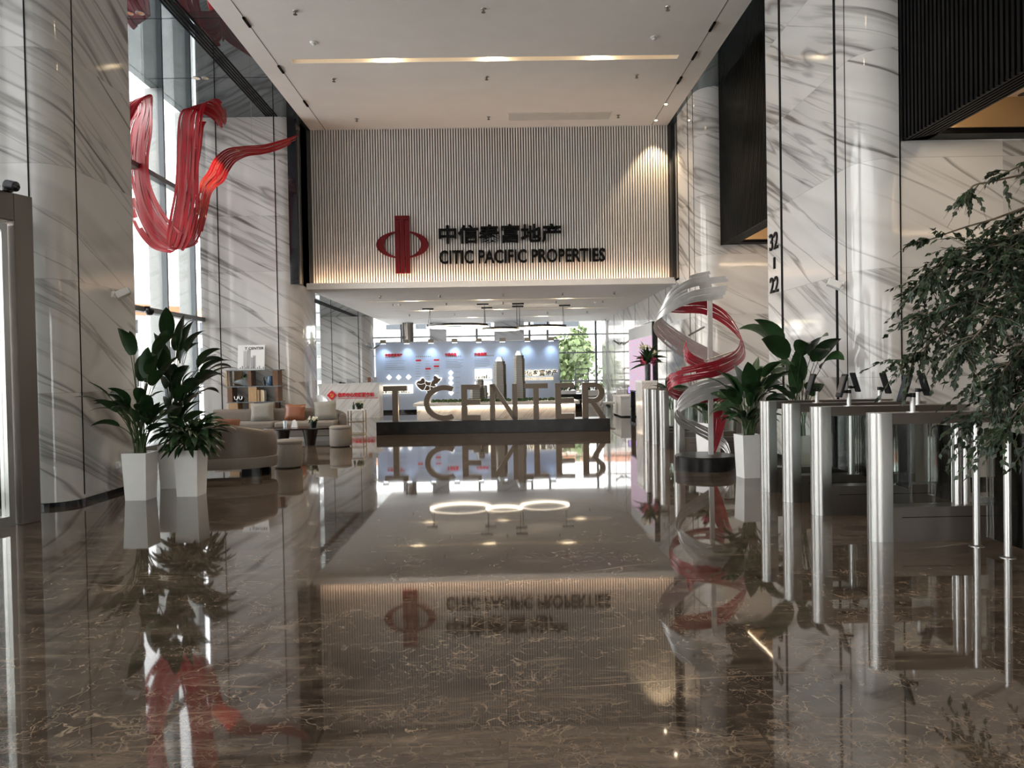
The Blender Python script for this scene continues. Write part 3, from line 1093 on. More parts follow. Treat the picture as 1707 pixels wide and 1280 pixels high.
def spot(parent, loc, target, power, col, size, blend=.4, r=.04):
    d = bpy.data.lights.new('spot', 'SPOT')
    d.energy = power
    d.color = col
    d.spot_size = math.radians(size)
    d.spot_blend = blend
    d.shadow_soft_size = r
    o = bpy.data.objects.new('spot_light', d)
    COL.objects.link(o)
    o.location = loc
    o.rotation_euler = (Vector(target) - Vector(loc)).to_track_quat('-Z', 'Y').to_euler()
    return o


for y, nm in ((16.89, 'second from the slatted wall'), (17.97, 'beside the slatted wall')):
    t = thing('downlight', 'small lit downlight in the right ceiling slot, ' + nm, 'downlight', (3.88, y, ZC), 0, 'lit downlights of the right slot')
    MB().lathe([(.05, 0), (.05, -.012), (.032, -.012), (.032, -.006)], n=16).build('ring', 'white_paint', t)
    MB().lathe([(0, -.008), (.032, -.008), (.032, -.010), (0, -.011)], n=16).build('lamp', 'warm_lamp', t)
    spot(None, (3.88, y, ZC - .06), (3.92, y + .28, 0) if y > 17.5 else (3.88, y, 0), 260 if y > 17.5 else 120, (1, .74, .46), 75 if y > 17.5 else 40)


def soffit_pair(label, x, y):
    t = thing('twin_downlight', label, 'downlight', (x, y, ZC), 0, 'twin downlights of the dark soffit')
    for d in (-.09, .09):
        l_ = MB().lathe([(.075, 0), (.075, -.01), (.05, -.01), (.05, -.004)], n=18).shift((d, 0, 0)).build('ring', 'bright_steel', t)
        MB().lathe([(0, -.003), (.05, -.003), (.05, -.005), (0, -.005)], n=16).shift((d, 0, 0)).build('lens', 'gold_metal', t)


soffit_pair('twin steel downlights in the dark soffit, above the ribbon', -5.95, 15.1)
spot(None, (-5.86, 15.1, ZC - .03), (-5.75, 14.95, 0), 420, (1, .66, .36), 42, .7)
spot(None, (-6.04, 15.1, ZC - .03), (-6.1, 14.3, 4.0), 300, (1, .66, .36), 40, .7)
soffit_pair('twin steel downlights in the dark soffit, at the marble pillar on the left edge', -5.95, 12.4)

# ring lamps
def ring_lamp(label, x, y, z, r):
    t = thing('ring_chandelier', label, 'chandelier', (x, y, z), 0, 'ring lamps over the model table')
    n = 64
    def ringmesh(r0, r1, z0, z1):
        return MB().lathe([(r0, z0), (r1, z0), (r1, z1), (r0, z1), (r0, z0)], n=n)
    ringmesh(r - .05, r, .0, .07).build('ring', 'dark_wood', t, smooth=True, angle=30)
    ringmesh(r - .046, r - .004, -.012, 0).build('light_strip', 'ring_glow', t)
    ringmesh(r - .055, r - .050, .005, .065).build('inner_light', 'ring_glow', t)
    for sx in (-1, 1):
        MB().box(sx * r * .93 - .18, -.05, ZL - z - .05, sx * r * .93 + .18, .05, ZL - z).build('ceiling_canopy', 'dark_wood', t)
    for a in (25, 155, 205, 335):
        c, s = math.cos(math.radians(a)), math.sin(math.radians(a))
        MB().tube([((r - .025) * c, (r - .025) * s, .06), ((r - .025) * c * .98, s * .05, ZL - z - .04)], .005, 5).build('cable', 'black_matte', t)
    return t


ring_lamp('large ring lamp on the left, hung on thin cables over the display table', -1.37, 23.9, 2.93, 1.02)
ring_lamp('smallest ring lamp, hung lowest in the middle', .02, 22.6, 2.74, .58)
ring_lamp('ring lamp on the right, hung on thin cables over the display table', 1.32, 23.5, 2.83, .80)

# ------------------------------------------------------------------ company sign on the slatted wall
t = thing('wall_sign', 'red round emblem with black Chinese and Latin lettering on the slatted wall', 'sign', (0, YW, 0))
mb = MB()
cx, cz = -2.37, 4.635
y0, y1 = -.09, -.005
n = 40
def emblem_half(sgn):
    outer, inner = [], []
    for k in range(n + 1):
        a = -PI / 2 + PI * k / n
        outer.append((cx + sgn * .645 * math.cos(a), cz + .335 * math.sin(a)))
        inner.append((cx + sgn * .455 * math.cos(a), cz + .318 * math.sin(a)))
    v, f = [], []
    for y in (y0, y1):
        v += [(p[0], y, p[1]) for p in outer] + [(p[0], y, p[1]) for p in inner]
    k0 = 2 * (n + 1)
    for k in range(n):
        f += [(k, k + 1, n + 2 + k, n + 1 + k), (k0 + k, k0 + n + 1 + k, k0 + n + 2 + k, k0 + k + 1), (k, k0 + k, k0 + k + 1, k + 1),
              (n + 1 + k, n + 2 + k, k0 + n + 2 + k, k0 + n + 1 + k)]
    mb.add(v, f)
emblem_half(1)
emblem_half(-1)
for xa, xb in ((-.18, -.07), (-.055, .055), (.07, .18)):
    mb.box(cx + xa, y0 - .01, 3.93, cx + xb, y1, 5.235)
mb.box(cx - .18, y0 - .01, 5.245, cx + .18, y1, 5.34)
mb.box(cx - .055, y0 - .01, 5.235, cx + .055, y1, 5.245)
mb.build('emblem', 'sign_red', t)
text_mb('中信泰富地产', -1.475, 4.63, 3.03, .47, -.09, -.005, bold=.022).build('chinese_lettering', 'sign_black', t)
text_mb('CITIC PACIFIC PROPERTIES', -1.47, 4.14, 4.10, .335, -.09, -.005, bold=.016).build('latin_lettering', 'sign_black', t)

# ------------------------------------------------------------------ letters on the stone plinth
t = thing('letter_sign', 'big bronze standing letters on a low black stone plinth', 'sign', (-.18, 17.9, 0), math.radians(-1.6))
mb = MB().box(-2.82, -.30, 0, 2.77, .42, .30)
mb.build('plinth', 'dark_stone', t, bevel=.006)
LH, DEP = .86, .14
def lbuild(polys, xo):
    mb = MB()
    for p in polys:
        mb.slab([(xo + a, .30 + b) for a, b in p], -.07, .07, 0, 1)
    mb.build('letter', ['bronze', 'letter_side'], t, bevel=.004)
S = .145
def rect(a, b, c, d):
    return [(a, b), (c, b), (c, d), (a, d)]
XO = .18
lbuild([rect(0, LH - .125, .57, LH), rect(.215, 0, .355, LH - .125)], -2.86 + XO)
# C : thick arc
def arc_poly(cx, cz, rxo, rzo, rxi, rzi, a0, a1, k=28):
    o_ = [(cx + rxo * math.cos(math.radians(a0 + (a1 - a0) * i / k)), cz + rzo * math.sin(math.radians(a0 + (a1 - a0) * i / k))) for i in range(k + 1)]
    i_ = [(cx + rxi * math.cos(math.radians(a0 + (a1 - a0) * i / k)), cz + rzi * math.sin(math.radians(a0 + (a1 - a0) * i / k))) for i in range(k + 1)]
    return o_, i_
def arc_mb(mb, o_, i_):
    for k in range(len(o_) - 1):
        mb.slab([i_[k], o_[k], o_[k + 1], i_[k + 1]][::-1], -.07, .07, 0, 1)
mb = MB()
o_, i_ = arc_poly(-1.38 + XO, .30 + LH / 2, .50, LH / 2, .37, LH / 2 - .125, 62, 298, 34)
arc_mb(mb, o_, i_)
mb.build('letter', ['bronze', 'letter_side'], t)
E_ = [rect(0, 0, S, LH), rect(S, LH - .12, .46, LH), rect(S, LH * .44, .455, LH * .44 + .12), rect(S, 0, .46, .12)]
lbuild(E_, -.97 + XO)
lbuild([rect(0, 0, .125, LH), rect(.545, 0, .67, LH), [(0, LH), (.125, LH), (.67, 0), (.545, 0)][::-1]], -.28 + XO)
lbuild([rect(0, LH - .12, .57, LH), rect(.215, 0, .35, LH - .12)], .555 + XO)
lbuild(E_, 1.30 + XO)
mb = MB()
for p in (rect(0, 0, S, LH), rect(S, LH - .115, .27, LH), rect(S, LH * .42, .27, LH * .42 + .115), [(.20, LH * .42), (.34, LH * .42), (.57, 0), (.42, 0)]):
    mb.slab([(1.955 + XO + a, .30 + b) for a, b in p], -.07, .07, 0, 1)
o_, i_ = arc_poly(1.955 + XO + .27, .30 + LH * .71, .27, LH * .29, .135, LH * .29 - .115, -90, 90, 20)
arc_mb(mb, o_, i_)
mb.build('letter', ['bronze', 'letter_side'], t)

# ------------------------------------------------------------------ hanging ribbon sculpture on the left
def strands(mb, ctrl, n, rnd, gap=.16, thick=.012, ragged=(.0, .0), mats=(0, 1), kk=9, jitter=.06, cut=.0, skip=None):
    """a ribbon made of n long bands; ctrl points: centre x,y,z + half width vector x,y,z"""
    pts = catmull(ctrl, kk)
    N = len(pts)
    for s in range(n):
        a0 = -1 + 2 * (s + gap / 2) / n
        a1 = -1 + 2 * (s + 1 - gap / 2) / n
        i0 = int(rnd.random() * ragged[0] * N)
        i1 = N - int(rnd.random() * ragged[1] * N)
        segs = [(i0, i1)]
        if cut and rnd.random() < cut:
            q = rnd.randint(i0 + 2, max(i0 + 3, i1 - 4))
            segs = [(i0, q), (min(q + rnd.randint(2, 5), i1 - 2), i1)]
        ph = rnd.random() * 6
        m = mats[s % len(mats)]
        for (b0, b1) in segs:
            if b1 - b0 < 2:
                continue
            r0, r1, r2, r3 = [], [], [], []
            for i in range(b0, b1):
                p = Vector(pts[i][:3])
                w = Vector(pts[i][3:6])
                q = Vector(pts[min(i + 1, N - 1)][:3]) - Vector(pts[max(i - 1, 0)][:3])
                nn = q.cross(w)
                if nn.length < 1e-6:
                    nn = Vector((0, 1, 0))
                nn.normalize()
                wob = jitter * math.sin(ph + i * .35) / n
                f = p + nn * (math.sin(ph * 2 + i * .2) * .012)
                r0.append(f + w * (a0 + wob) + nn * thick / 2)
                r1.append(f + w * (a1 + wob) + nn * thick / 2)
                r2.append(f + w * (a1 + wob) - nn * thick / 2)
                r3.append(f + w * (a0 + wob) - nn * thick / 2)
            L = len(r0)
            v = r0 + r1 + r2 + r3
            fs = []
            for i in range(L - 1):
                for a, b in ((0, 1), (1, 2), (2, 3), (3, 0)):
                    fs.append((a * L + i, b * L + i, b * L + i + 1, a * L + i + 1))
            fs.append((0, L, 2 * L, 3 * L))
            fs.append((L - 1, 4 * L - 1, 3 * L - 1, 2 * L - 1))
            mb.add(v, fs, m)


def ctrl_px(rows):
    """rows: x, y, depth, half width in pixels across (dx, dy), half width in depth"""
    out = []
    for (x, y, Y, dx, dy, dY) in rows:
        a, b = at(x - dx, y - dy, Y - dY), at(x + dx, y + dy, Y + dY)
        c, w = (a + b) / 2, (b - a) / 2
        out.append((*c, *w))
    return out


rnd = random.Random(7)
ribbon = thing('ribbon_sculpture', 'hanging red ribbon sculpture of long striped bands high beside the windows', 'sculpture', (0, 0, 0))
mb = MB()
strands(mb, ctrl_px([(188, 205, 13.6, 24, 8, .1), (212, 176, 13.8, 26, -10, .1), (236, 165, 14.2, 18, -6, -.15), (240, 185, 14.4, 14, 4, -.2), (232, 215, 14.4, 20, 6, -.15), (226, 260, 14.4, 22, 2, -.1),
                         (229, 305, 14.4, 22, -2, -.1), (240, 345, 14.4, 24, -6, -.1), (258, 380, 14.4, 26, -10, -.1), (280, 402, 14.4, 26, -12, -.1), (300, 412, 14.4, 16, -10, .1)]), 10, rnd, gap=.03, ragged=(.03, .02), cut=.12, mats=(0, 0, 1))
mb.build('left_band', ['red_band', 'pink_band'], ribbon)
mb = MB()
strands(mb, ctrl_px([(372, 212, 14.9, 5, -4, .25), (366, 192, 14.75, 9, -8, .25), (350, 177, 14.6, 14, -12, .25), (330, 175, 14.4, 18, -6, .15), (319, 192, 14.3, 19, 0, 0), (315, 230, 14.3, 20, 0, 0), (313, 275, 14.3, 19, 0, 0), (311, 320, 14.3, 20, 1, 0),
                         (305, 360, 14.3, 21, 2, 0), (298, 395, 14.3, 20, 4, 0), (292, 414, 14.35, 14, 4, 0)]), 10, rnd, gap=.03, ragged=(.06, .02), cut=.12, mats=(0, 1, 0))
mb.build('middle_band', ['red_band', 'pink_band'], ribbon)
mb = MB()
strands(mb, ctrl_px([(340, 202, 14.9, 5, 1, .1), (333, 212, 14.8, 7, 1, .1), (331, 240, 14.7, 5, 0, .1), (327, 270, 14.6, 4, 0, .1), (322, 300, 14.5, 3, 0, .05)]), 3, rnd, gap=.1)
mb.build('back_band', ['red_band', 'red_band'], ribbon)
mb = MB()
strands(mb, ctrl_px([(306, 414, 14.35, 5, 0, 0), (324, 398, 14.4, 8, 4, .05), (334, 360, 14.5, 10, 3, .1), (341, 325, 14.7, 10, 2, .1), (347, 308, 14.9, 14, 4, .1), (360, 294, 15.2, 14, 8, .1),
                         (370, 274, 15.6, 13, 10, .1), (386, 259, 16.0, 8, 11, .05), (410, 252, 16.3, 2, 9, .05), (440, 249, 16.6, -1, 8, .05), (470, 240, 16.8, -3, 8, .05), (494, 230, 16.95, -4, 6, .05)]), 8, rnd, gap=.08, ragged=(.02, .06), cut=.2, mats=(0, 0, 1))
mb.build('tail_band', ['red_band', 'pink_band'], ribbon)
mb = MB()
for (x, y, Y) in ((238, 165, 14.2), (330, 173, 14.4), (420, 250, 16.4)):
    p = at(x, y, Y)
    mb.tube([p, (p.x, p.y, ZC)], .003, 5)
mb.build('hanging_wires', 'steel', ribbon)

# ------------------------------------------------------------------ standing ribbon sculpture on the right
sc = thing('spiral_sculpture', 'standing spiral of red and silver ribbons around a pole on a round black base', 'sculpture', (2.93, 10.62, 0))
OFF = Vector((-2.93, -10.62, 0))
MB().lathe([(0, 0), (.43, 0), (.43, .185), (.42, .20), (0, .20)], n=48).build('base', 'dark_stone', sc, smooth=True, angle=30)
b0 = at(1186, 757, 10.62)
MB().rbox((b0.x - 2.93, 0, 1.32), (.065, .045, 2.24), Matrix.Rotation(.006, 3, 'Y')).build('pole', 'silver_paint', sc)
p1 = at(1174, 545, 10.62) + OFF
MB().tube([p1, at(1148, 559, 10.95) + OFF], .014, 6).build('brace', 'steel', sc)
MB().tube([at(1180, 640, 10.62) + OFF, at(1150, 662, 10.7) + OFF], .012, 6).build('brace', 'steel', sc)
MB().tube([at(1178, 600, 10.62) + OFF, at(1225, 585, 10.5) + OFF], .012, 6).build('brace', 'steel', sc)
rnd = random.Random(3)
mb = MB()
strands(mb, ctrl_px([(1108, 512, 10.95, 0, 7, .05), (1135, 511, 11.05, 1, 11, .06), (1172, 512, 11.1, 2, 13, .07), (1205, 527, 11.0, 5, 15, .08), (1229, 552, 10.85, 7, 16, .06), (1238, 578, 10.6, 3, 16, .04), (1226, 598, 10.35, -2, 15, .02),
                         (1196, 613, 10.2, 0, 14, .02), (1160, 621, 10.15, 0, 13, .02), (1130, 628, 10.25, 0, 13, .02), (1113, 641, 10.5, 0, 12, .02), (1122, 656, 10.75, 1, 9, .04), (1150, 662, 10.9, 1, 8, .05), (1180, 662, 10.95, 1, 9, .05), (1205, 655, 10.9, 2, 10, .05)]),
        7, rnd, gap=.04, ragged=(.05, .0), mats=(0,), cut=.55, jitter=.1, thick=.006)
mb.shift(OFF).build('red_ribbon', 'red_lacquer', sc)
mb = MB()
strands(mb, ctrl_px([(1213, 662, 10.85, 4, -3, .1), (1206, 672, 10.8, 11, -3, .05), (1200, 690, 10.75, 12, 0, 0), (1197, 712, 10.7, 10, 1, 0), (1192, 735, 10.66, 8, 1, 0), (1187, 755, 10.62, 4, 1, 0)]), 3, rnd, gap=.02, mats=(0,), thick=.006)
mb.shift(OFF).build('red_tail', 'red_lacquer', sc)
mb = MB()
strands(mb, ctrl_px([(1141, 580, 10.85, -2, 12, .02), (1146, 592, 10.75, 1, 13, .02), (1160, 602, 10.75, 3, 10, .03), (1180, 608, 10.8, 3, 7, .03), (1205, 617, 10.8, 2, 5, .03)]), 4, rnd, gap=.04, mats=(0,), cut=.5, thick=.006)
mb.shift(OFF).build('short_red_ribbon', 'red_lacquer', sc)
mb = MB()
strands(mb, ctrl_px([(1214, 472, 10.4, 3, 23, .05), (1185, 476, 10.2, 5, 24, .05), (1150, 483, 10.12, 4, 22, .05), (1120, 500, 10.2, 0, 19, .05), (1099, 522, 10.45, -4, 14, .05), (1097, 541, 10.75, -6, 13, .05), (1118, 562, 11.0, -6, 15, .05),
                         (1150, 583, 11.12, -5, 17, .05), (1185, 602, 11.1, -4, 18, .05), (1220, 620, 11.0, -3, 16, .05), (1252, 634, 10.8, -2, 13, .05), (1266, 642, 10.62, -1, 10, .05)]),
        9, rnd, gap=.03, ragged=(.10, .02), mats=(0,), cut=.35, jitter=.05, thick=.006)
mb.shift(OFF).build('upper_silver_ribbon', 'silver_paint', sc)
mb = MB()
strands(mb, ctrl_px([(1266, 642, 10.62, -1, 10, .05), (1240, 641, 10.42, -1, 14, .05), (1205, 645, 10.25, 0, 17, .05), (1170, 652, 10.2, 0, 17, .05), (1142, 666, 10.3, -1, 16, .05), (1127, 684, 10.5, -2, 11, .05), (1134, 699, 10.75, -3, 8, .05), (1160, 713, 10.9, -3, 9, .05),
                         (1188, 728, 10.92, -3, 9, .05), (1208, 742, 10.85, -3, 6, .03), (1215, 756, 10.72, -3, 3, .02)]), 7, rnd, gap=.06, ragged=(.0, .02), mats=(0,), cut=.6, jitter=.1, thick=.006)
mb.shift(OFF).build('lower_silver_ribbon', 'silver_paint', sc)

# ------------------------------------------------------------------ turnstiles
def stadium(x0, x1, hw, n=12):
    """outline rounded at the x0 end"""
    r = hw
    return [(x0 + r + r * math.cos(math.radians(90 + 180 * i / n)), r * math.sin(math.radians(90 + 180 * i / n))) for i in range(n + 1)] + [(x1, -hw), (x1, hw)]


def turnstile(label, x, y, entry, exit_, group):
    t = thing('turnstile', label, 'turnstile', (x, y, 0), 0, group)
    HW, L, H = .085, 1.56, 1.055
    MB().prism(stadium(0, .165, HW), 0, H).build('front_post', 'steel', t, smooth=True, angle=30)
    far = [(L - a, -b) for a, b in stadium(0, .165, HW)]
    MB().prism(far, 0, H).build('rear_post', 'steel', t, smooth=True, angle=30)
    MB().box(.166, -HW, .965, L - .166, HW, 1.04).build('top_beam', 'steel_satin', t)
    lid = MB().box(.166, -HW - .002, 1.04, L - .166, HW + .002, H).box(.30, -.03, H, .70, -.024, H + .001, 1).box(.86, -.03, H, 1.26, -.024, H + .001, 1)
    lid.build('lid', ['steel_satin', 'black_matte'], t)
    b = MB().box(.166, -HW, 0, L - .166, HW, .285)
    b.box(.237, -HW - .003, .198, L - .237, -HW, .203, 1)
    b.build('base_housing', ['steel_satin', 'black_matte'], t)
    MB().box(.166, -.006, .285, .70, .006, .965).build('glass_panel', 'clear_glass', t)
    MB().box(.86, -.006, .285, L - .166, .006, .965).build('glass_panel', 'clear_glass', t)
    MB().cyl(.745, 0, .285, .965, .032, 20).build('pivot_column', 'bright_steel', t, smooth=True)
    MB().cyl(.815, 0, .285, .965, .032, 20).build('pivot_column', 'bright_steel', t, smooth=True)
    if entry:
        MB().box(.735, HW, .30, .748, .42, .93).build('gate_wing', 'clear_glass', t)
    if exit_:
        MB().box(.735, -.42, .30, .748, -HW, .93).build('gate_wing', 'clear_glass', t)
    return t


def reader(label, x, y, z, facing, group):
    """face reader on a short post; facing -1 looks towards the hall, +1 towards the lifts"""
    t = thing('access_reader', label, 'card reader', (x, y, z), 0, group)
    MB().lathe([(0, 0), (.052, 0), (.052, .006), (.0, .006)], n=20).build('foot_plate', 'bright_steel', t)
    MB().cyl(0, 0, .006, .125, .020, 16).build('post', 'silver_paint', t, smooth=True)
    MB().cyl(0, 0, .125, .160, .024, 16).box(facing * .06, -.018, .128, 0, .018, .155).build('collar', 'black_plastic', t)
    R = Matrix.Rotation(facing * math.radians(-17), 3, 'Y') if facing > 0 else Matrix.Rotation(math.radians(17), 3, 'Y')
    c = Vector((facing * .066, 0, .20))
    scr = MB().rbox(c, (.026, .105, .235), R)
    p = scr.build('display', 'black_plastic', t, bevel=.006)
    MB().rbox(c + R @ Vector((facing * .0145, 0, .01)), (.002, .085, .17), R).build('screen', 'window_dark', p)
    return t


names = ['closest to the viewer', 'second from the viewer', 'third from the viewer', 'farthest, beside the white planter']
ys = [6.05, 7.17, 7.90, 8.69]
for i, y in enumerate(ys):
    y_ = y if i < 3 else 8.58
    turnstile('steel turnstile cabinet of the near row, ' + names[i], 3.02, y_, i < 3, i > 0, 'turnstiles of the near row')
ys[3] = 8.58
for i, nm in ((0, 'closest to the viewer, tilted left'), (1, 'tilted left on the second near turnstile'), (2, 'tilted left on the third near turnstile')):
    reader('black face reader on a silver post, ' + nm, 3.40, ys[i], 1.055, -1, 'face readers on the near turnstiles')
for i, nm in ((1, 'on the second near turnstile'), (2, 'on the third near turnstile'), (3, 'on the farthest of the near turnstiles')):
    reader('black face reader on a silver post, tilted right ' + nm, 4.08, ys[i], 1.055, 1, 'face readers on the near turnstiles')
fn = ['nearest of the far row, behind the spiral sculpture', 'second nearest of the far row', 'third of the far row', 'farthest turnstile of all, beside the flower pedestal']
for i, y in enumerate((12.42, 13.55, 14.27, 15.02)):
    turnstile('brushed steel turnstile cabinet, ' + fn[i], 2.90, y, i < 3, i > 0, 'turnstiles of the far row')

# glass fence beside the first turnstile
t = thing('glass_fence', 'clear glass fence between two round steel posts beside the nearest turnstile', 'fence', (3.75, 5.6, 0))
for y in (.18, -.18):
    p = MB().cyl(0, y, 0, .965, .026, 20).build('post', 'bright_steel', t, smooth=True)
    MB().lathe([(0, 0), (.055, 0), (.055, .004), (.027, .012)], 0, y, 24).build('foot_ring', 'bright_steel', p)
MB().box(.055, -1.3, .08, .067, .16, .93).build('glass_panel', 'clear_glass', t)
for z in (.37, .75):
    MB().cyl(.0, 0, z - .02, z + .02, .001, 6).box(.02, .155, z - .02, .072, .195, z + .02).build('clamp', 'steel', t, bevel=.006)

# ------------------------------------------------------------------ numbers on the right pillar
def sign_on_right(body, y0, z0, w, h, x, bold):
    mb = text_mb(body, 0, 0, w, h, -.014, 0, bold=bold)
    # face towards -x : local x runs towards -y
    mb.v = [(x + p[1], y0 - p[0], z0 + p[2]) for p in mb.v]
    return mb
t = thing('floor_numbers', 'black numbers with an upright dash on the marble pillar edge', 'sign', (4.33, 11.55, 0))
for body, z, w, h in (('32', 3.29, .36, .27), ('22', 2.62, .36, .25)):
    q = sign_on_right(body, 11.74, z, w, h, 4.326, .012)
    q.shift((-4.33, -11.55, 0)).build('number', 'sign_black', t)
MB().box(-.018, -.035, 2.99, -.003, .025, 3.17).build('dash', 'sign_black', t)

# ------------------------------------------------------------------ exhibition wall at the back
def wx(px, py, Y):
    p = at(px, py, Y)
    return p.x, p.z


ew = thing('exhibition_wall', 'long white exhibition wall with red headings and lit panels at the back of the hall', 'display wall', (-1.24, 27.7, 0))
EX, EY = 1.24, -27.7
MB().box(-3.45, 0, .10, 3.44, .12, 2.62).build('panel', 'wall_panel', ew)
MB().box(-3.43, .02, 0, 3.42, .12, .10).build('plinth_strip', 'black_gloss', ew)
mb = MB()
for k in range(26):
    x = 2.18 + k * .048
    mb.box(x, -.018, .10, x + .026, 0, 2.62)
mb.build('ribbed_panel', 'wall_panel', ew)
MB().box(-3.45, .0, 2.62, 3.44, .12, 2.64).build('top_rail', 'steel', ew)


def epart(mb, name, m):
    return mb.shift((EX, EY, 0)).build(name, m, ew)


for body, pa, pb in (('中信泰富地产', 642, 671), ('中信泰富', 742, 761), ('中信集团', 791, 811)):
    xa, za = wx(pa, 595 - (pa - 642) * .012, 27.68)
    xb, _ = wx(pb, 594, 27.68)
    epart(text_mb(body, xa, za, xb - xa, .125, 27.675, 27.70, bold=.03), 'heading', 'bright_red')
mb = MB()
rnd = random.Random(11)
def lines(pa, pb, y0, y1, n, h=.012, vary=.5):
    for k in range(n):
        y = y0 + (y1 - y0) * k / max(1, n - 1)
        xa, z = wx(pa, y, 27.68)
        xb, _ = wx(pa + (pb - pa) * (1 - vary * rnd.random()), y, 27.68)
        mb.box(xa, 27.694, z - h / 2, xb, 27.70, z + h / 2)
lines(642, 688, 602, 616, 5, vary=.6)
lines(643, 652, 621, 621, 1)
lines(693, 702, 606, 632, 7, vary=.4)
lines(709, 719, 602, 632, 8, vary=.4)
lines(723, 733, 606, 632, 7, vary=.4)
lines(743, 784, 600, 613, 6, vary=.6)
for k in range(5):
    lines(759, 768, 620 + k * 8.6, 620 + k * 8.6, 1, vary=.2)
lines(791, 818, 598, 611, 6, vary=.3)
epart(mb, 'text_lines', 'print_grey')
mb = MB()
for (pa, pb, y) in ((642, 661, 595.5), (693, 720, 594.5), (743, 771, 594), (791, 827, 593)):
    xa, z = wx(pa, y, 27.68)
    xb, _ = wx(pb, y, 27.68)
    n = int((xb - xa) / .075)
    for k in range(n):
        mb.box(xa + k * .075, 27.694, z - .022, xa + k * .075 + .045, 27.70, z + .022)
epart(mb, 'subheading', 'print_grey')
mb = MB()
for (pa, pb, y) in ((693, 702, 600.8), (723, 732, 600), (709, 718, 614.6), (723, 732, 610.5)):
    xa, z = wx(pa, y, 27.68)
    xb, _ = wx(pb, y, 27.68)
    mb.box(xa, 27.692, z - .03, xb, 27.70, z + .03)
epart(mb, 'red_tags', 'bright_red')
for (px, py) in ((648.5, 629), (664.5, 629), (681, 628.5), (751.5, 621.5), (751.7, 630), (751.8, 638.5), (752, 647), (752, 655)):
    x, z = wx(px, py, 27.65)
    q = MB().slab([(x - .10, z), (x, z - .10), (x + .10, z), (x, z + .10)], 27.64, 27.69)
    epart(q, 'diamond_light', 'white_glow')


def lightbox(pa, ya, pb, yb, skyline):
    xa, za = wx(pa, yb, 27.65)
    xb, zb = wx(pb, ya, 27.65)
    q = epart(MB().box(xa, 27.62, za, xb, 27.70, zb), 'light_box', 'lightbox')
    s = MB()
    r = random.Random(int(pa + ya))
    x = xa + .03
    while x < xb - .08:
        w = r.uniform(.03, .08)
        s.box(x, 27.616, za + .02, x + w, 27.62, za + (zb - za) * r.uniform(.15, skyline))
        x += w + r.uniform(.005, .06)
    s.shift((EX, EY, 0)).build('skyline_print', 'print_pale', q)


lightbox(632, 641, 688, 656.5, .35)
lightbox(792, 615, 820, 632, .45)
lightbox(792, 636, 820, 660, .5)
# map with pale glowing outline
MO = [(0, .60), (.06, .72), (.17, .75), (.22, .86), (.30, .88), (.36, .74), (.48, .66), (.60, .66), (.66, .72), (.72, .80), (.70, .90), (.75, 1.0), (.83, .95), (.90, .85), (1.0, .85), (.96, .72), (.90, .66), (.86, .58),
      (.78, .56), (.74, .50), (.80, .48), (.79, .42), (.84, .32), (.85, .22), (.78, .10), (.68, .04), (.58, .02), (.52, .06), (.44, .10), (.42, .22), (.34, .24), (.22, .24), (.12, .34), (.05, .44)]
mx0, mz0, mw, mh = -3.17, .66, .92, .70
q = epart(MB().slab([(mx0 + (a - .5) * mw * 1.10 + mw * .5, mz0 + (b - .5) * mh * 1.12 + mh * .5) for a, b in MO][::-1], 27.63, 27.69), 'map_outline', 'white_glow')
MB().slab([(mx0 + a * mw + EX, mz0 + b * mh) for a, b in MO][::-1], 27.60 + EY, 27.63 + EY).build('map_plate', 'map_brown', q)
mb = MB()
for ln in ([(.05, .58), (.2, .55), (.36, .6), (.4, .5), (.55, .45)], [(.36, .6), (.36, .74)], [(.4, .5), (.36, .36), (.3, .24)], [(.55, .45), (.62, .66)], [(.55, .45), (.7, .4), (.79, .42)], [(.55, .45), (.56, .25), (.44, .2)], [(.56, .25), (.7, .22), (.85, .22)], [(.7, .4), (.68, .1)]):
    mb.tube([(mx0 + a * mw + EX, 27.598 + EY, mz0 + b * mh) for a, b in ln], .007, 4)
mb.build('map_borders', 'white_glow', q)
# backlit lettering on the ribbed end
xa, za = wx(868, 627.5, 27.6)
xb, _ = wx(929, 627, 27.6)
epart(text_mb('中信泰富地产', xa, za, xb - xa, .24, 27.58, 27.62, bold=.02), 'chinese_lettering', 'sign_black')
epart(text_mb('中信泰富地产', xa - .01, za - .01, xb - xa + .02, .26, 27.63, 27.65, bold=.07), 'letter_glow', 'halo_glow')
xa, za = wx(868, 633.5, 27.6)
epart(text_mb('CITIC PACIFIC PROPERTIES', xa, za, 1.22, .085, 27.58, 27.62, bold=.02), 'latin_lettering', 'gold_trim')
epart(text_mb('CITIC PACIFIC PROPERTIES', xa - .01, za - .01, 1.24, .10, 27.63, 27.65, bold=.07), 'letter_glow', 'halo_glow')
oname = ['first', 'second', 'third', 'fourth', 'fifth', 'sixth', 'seventh', 'eighth']
for k, x in enumerate((-4.34, -3.47, -2.57, -1.70, -.80, .08, 1.0, 1.88)):
    t = thing('clip_spotlight', 'grey clip spotlight on top of the exhibition wall, %s from the left' % oname[k], 'spotlight', (x, 27.7, 2.64), 0, 'clip spotlights of the exhibition wall')
    MB().tube([(0, .06, -.0), (0, .05, .06), (0, -.15, .08), (0, -.26, .04)], .010, 6).build('arm', 'steel', t)
    MB().box(-.11, -.36, -.07, .11, -.24, .07).build('head', 'tower_band', t, bevel=.01)
    MB().box(-.09, -.345, -.078, .09, -.255, -.072).build('lamp', 'cool_lamp', t)
    spot(None, (x, 27.40, 2.55), (x, 27.76, 1.7), 28, (.62, .80, 1.0), 95, .9, .05)

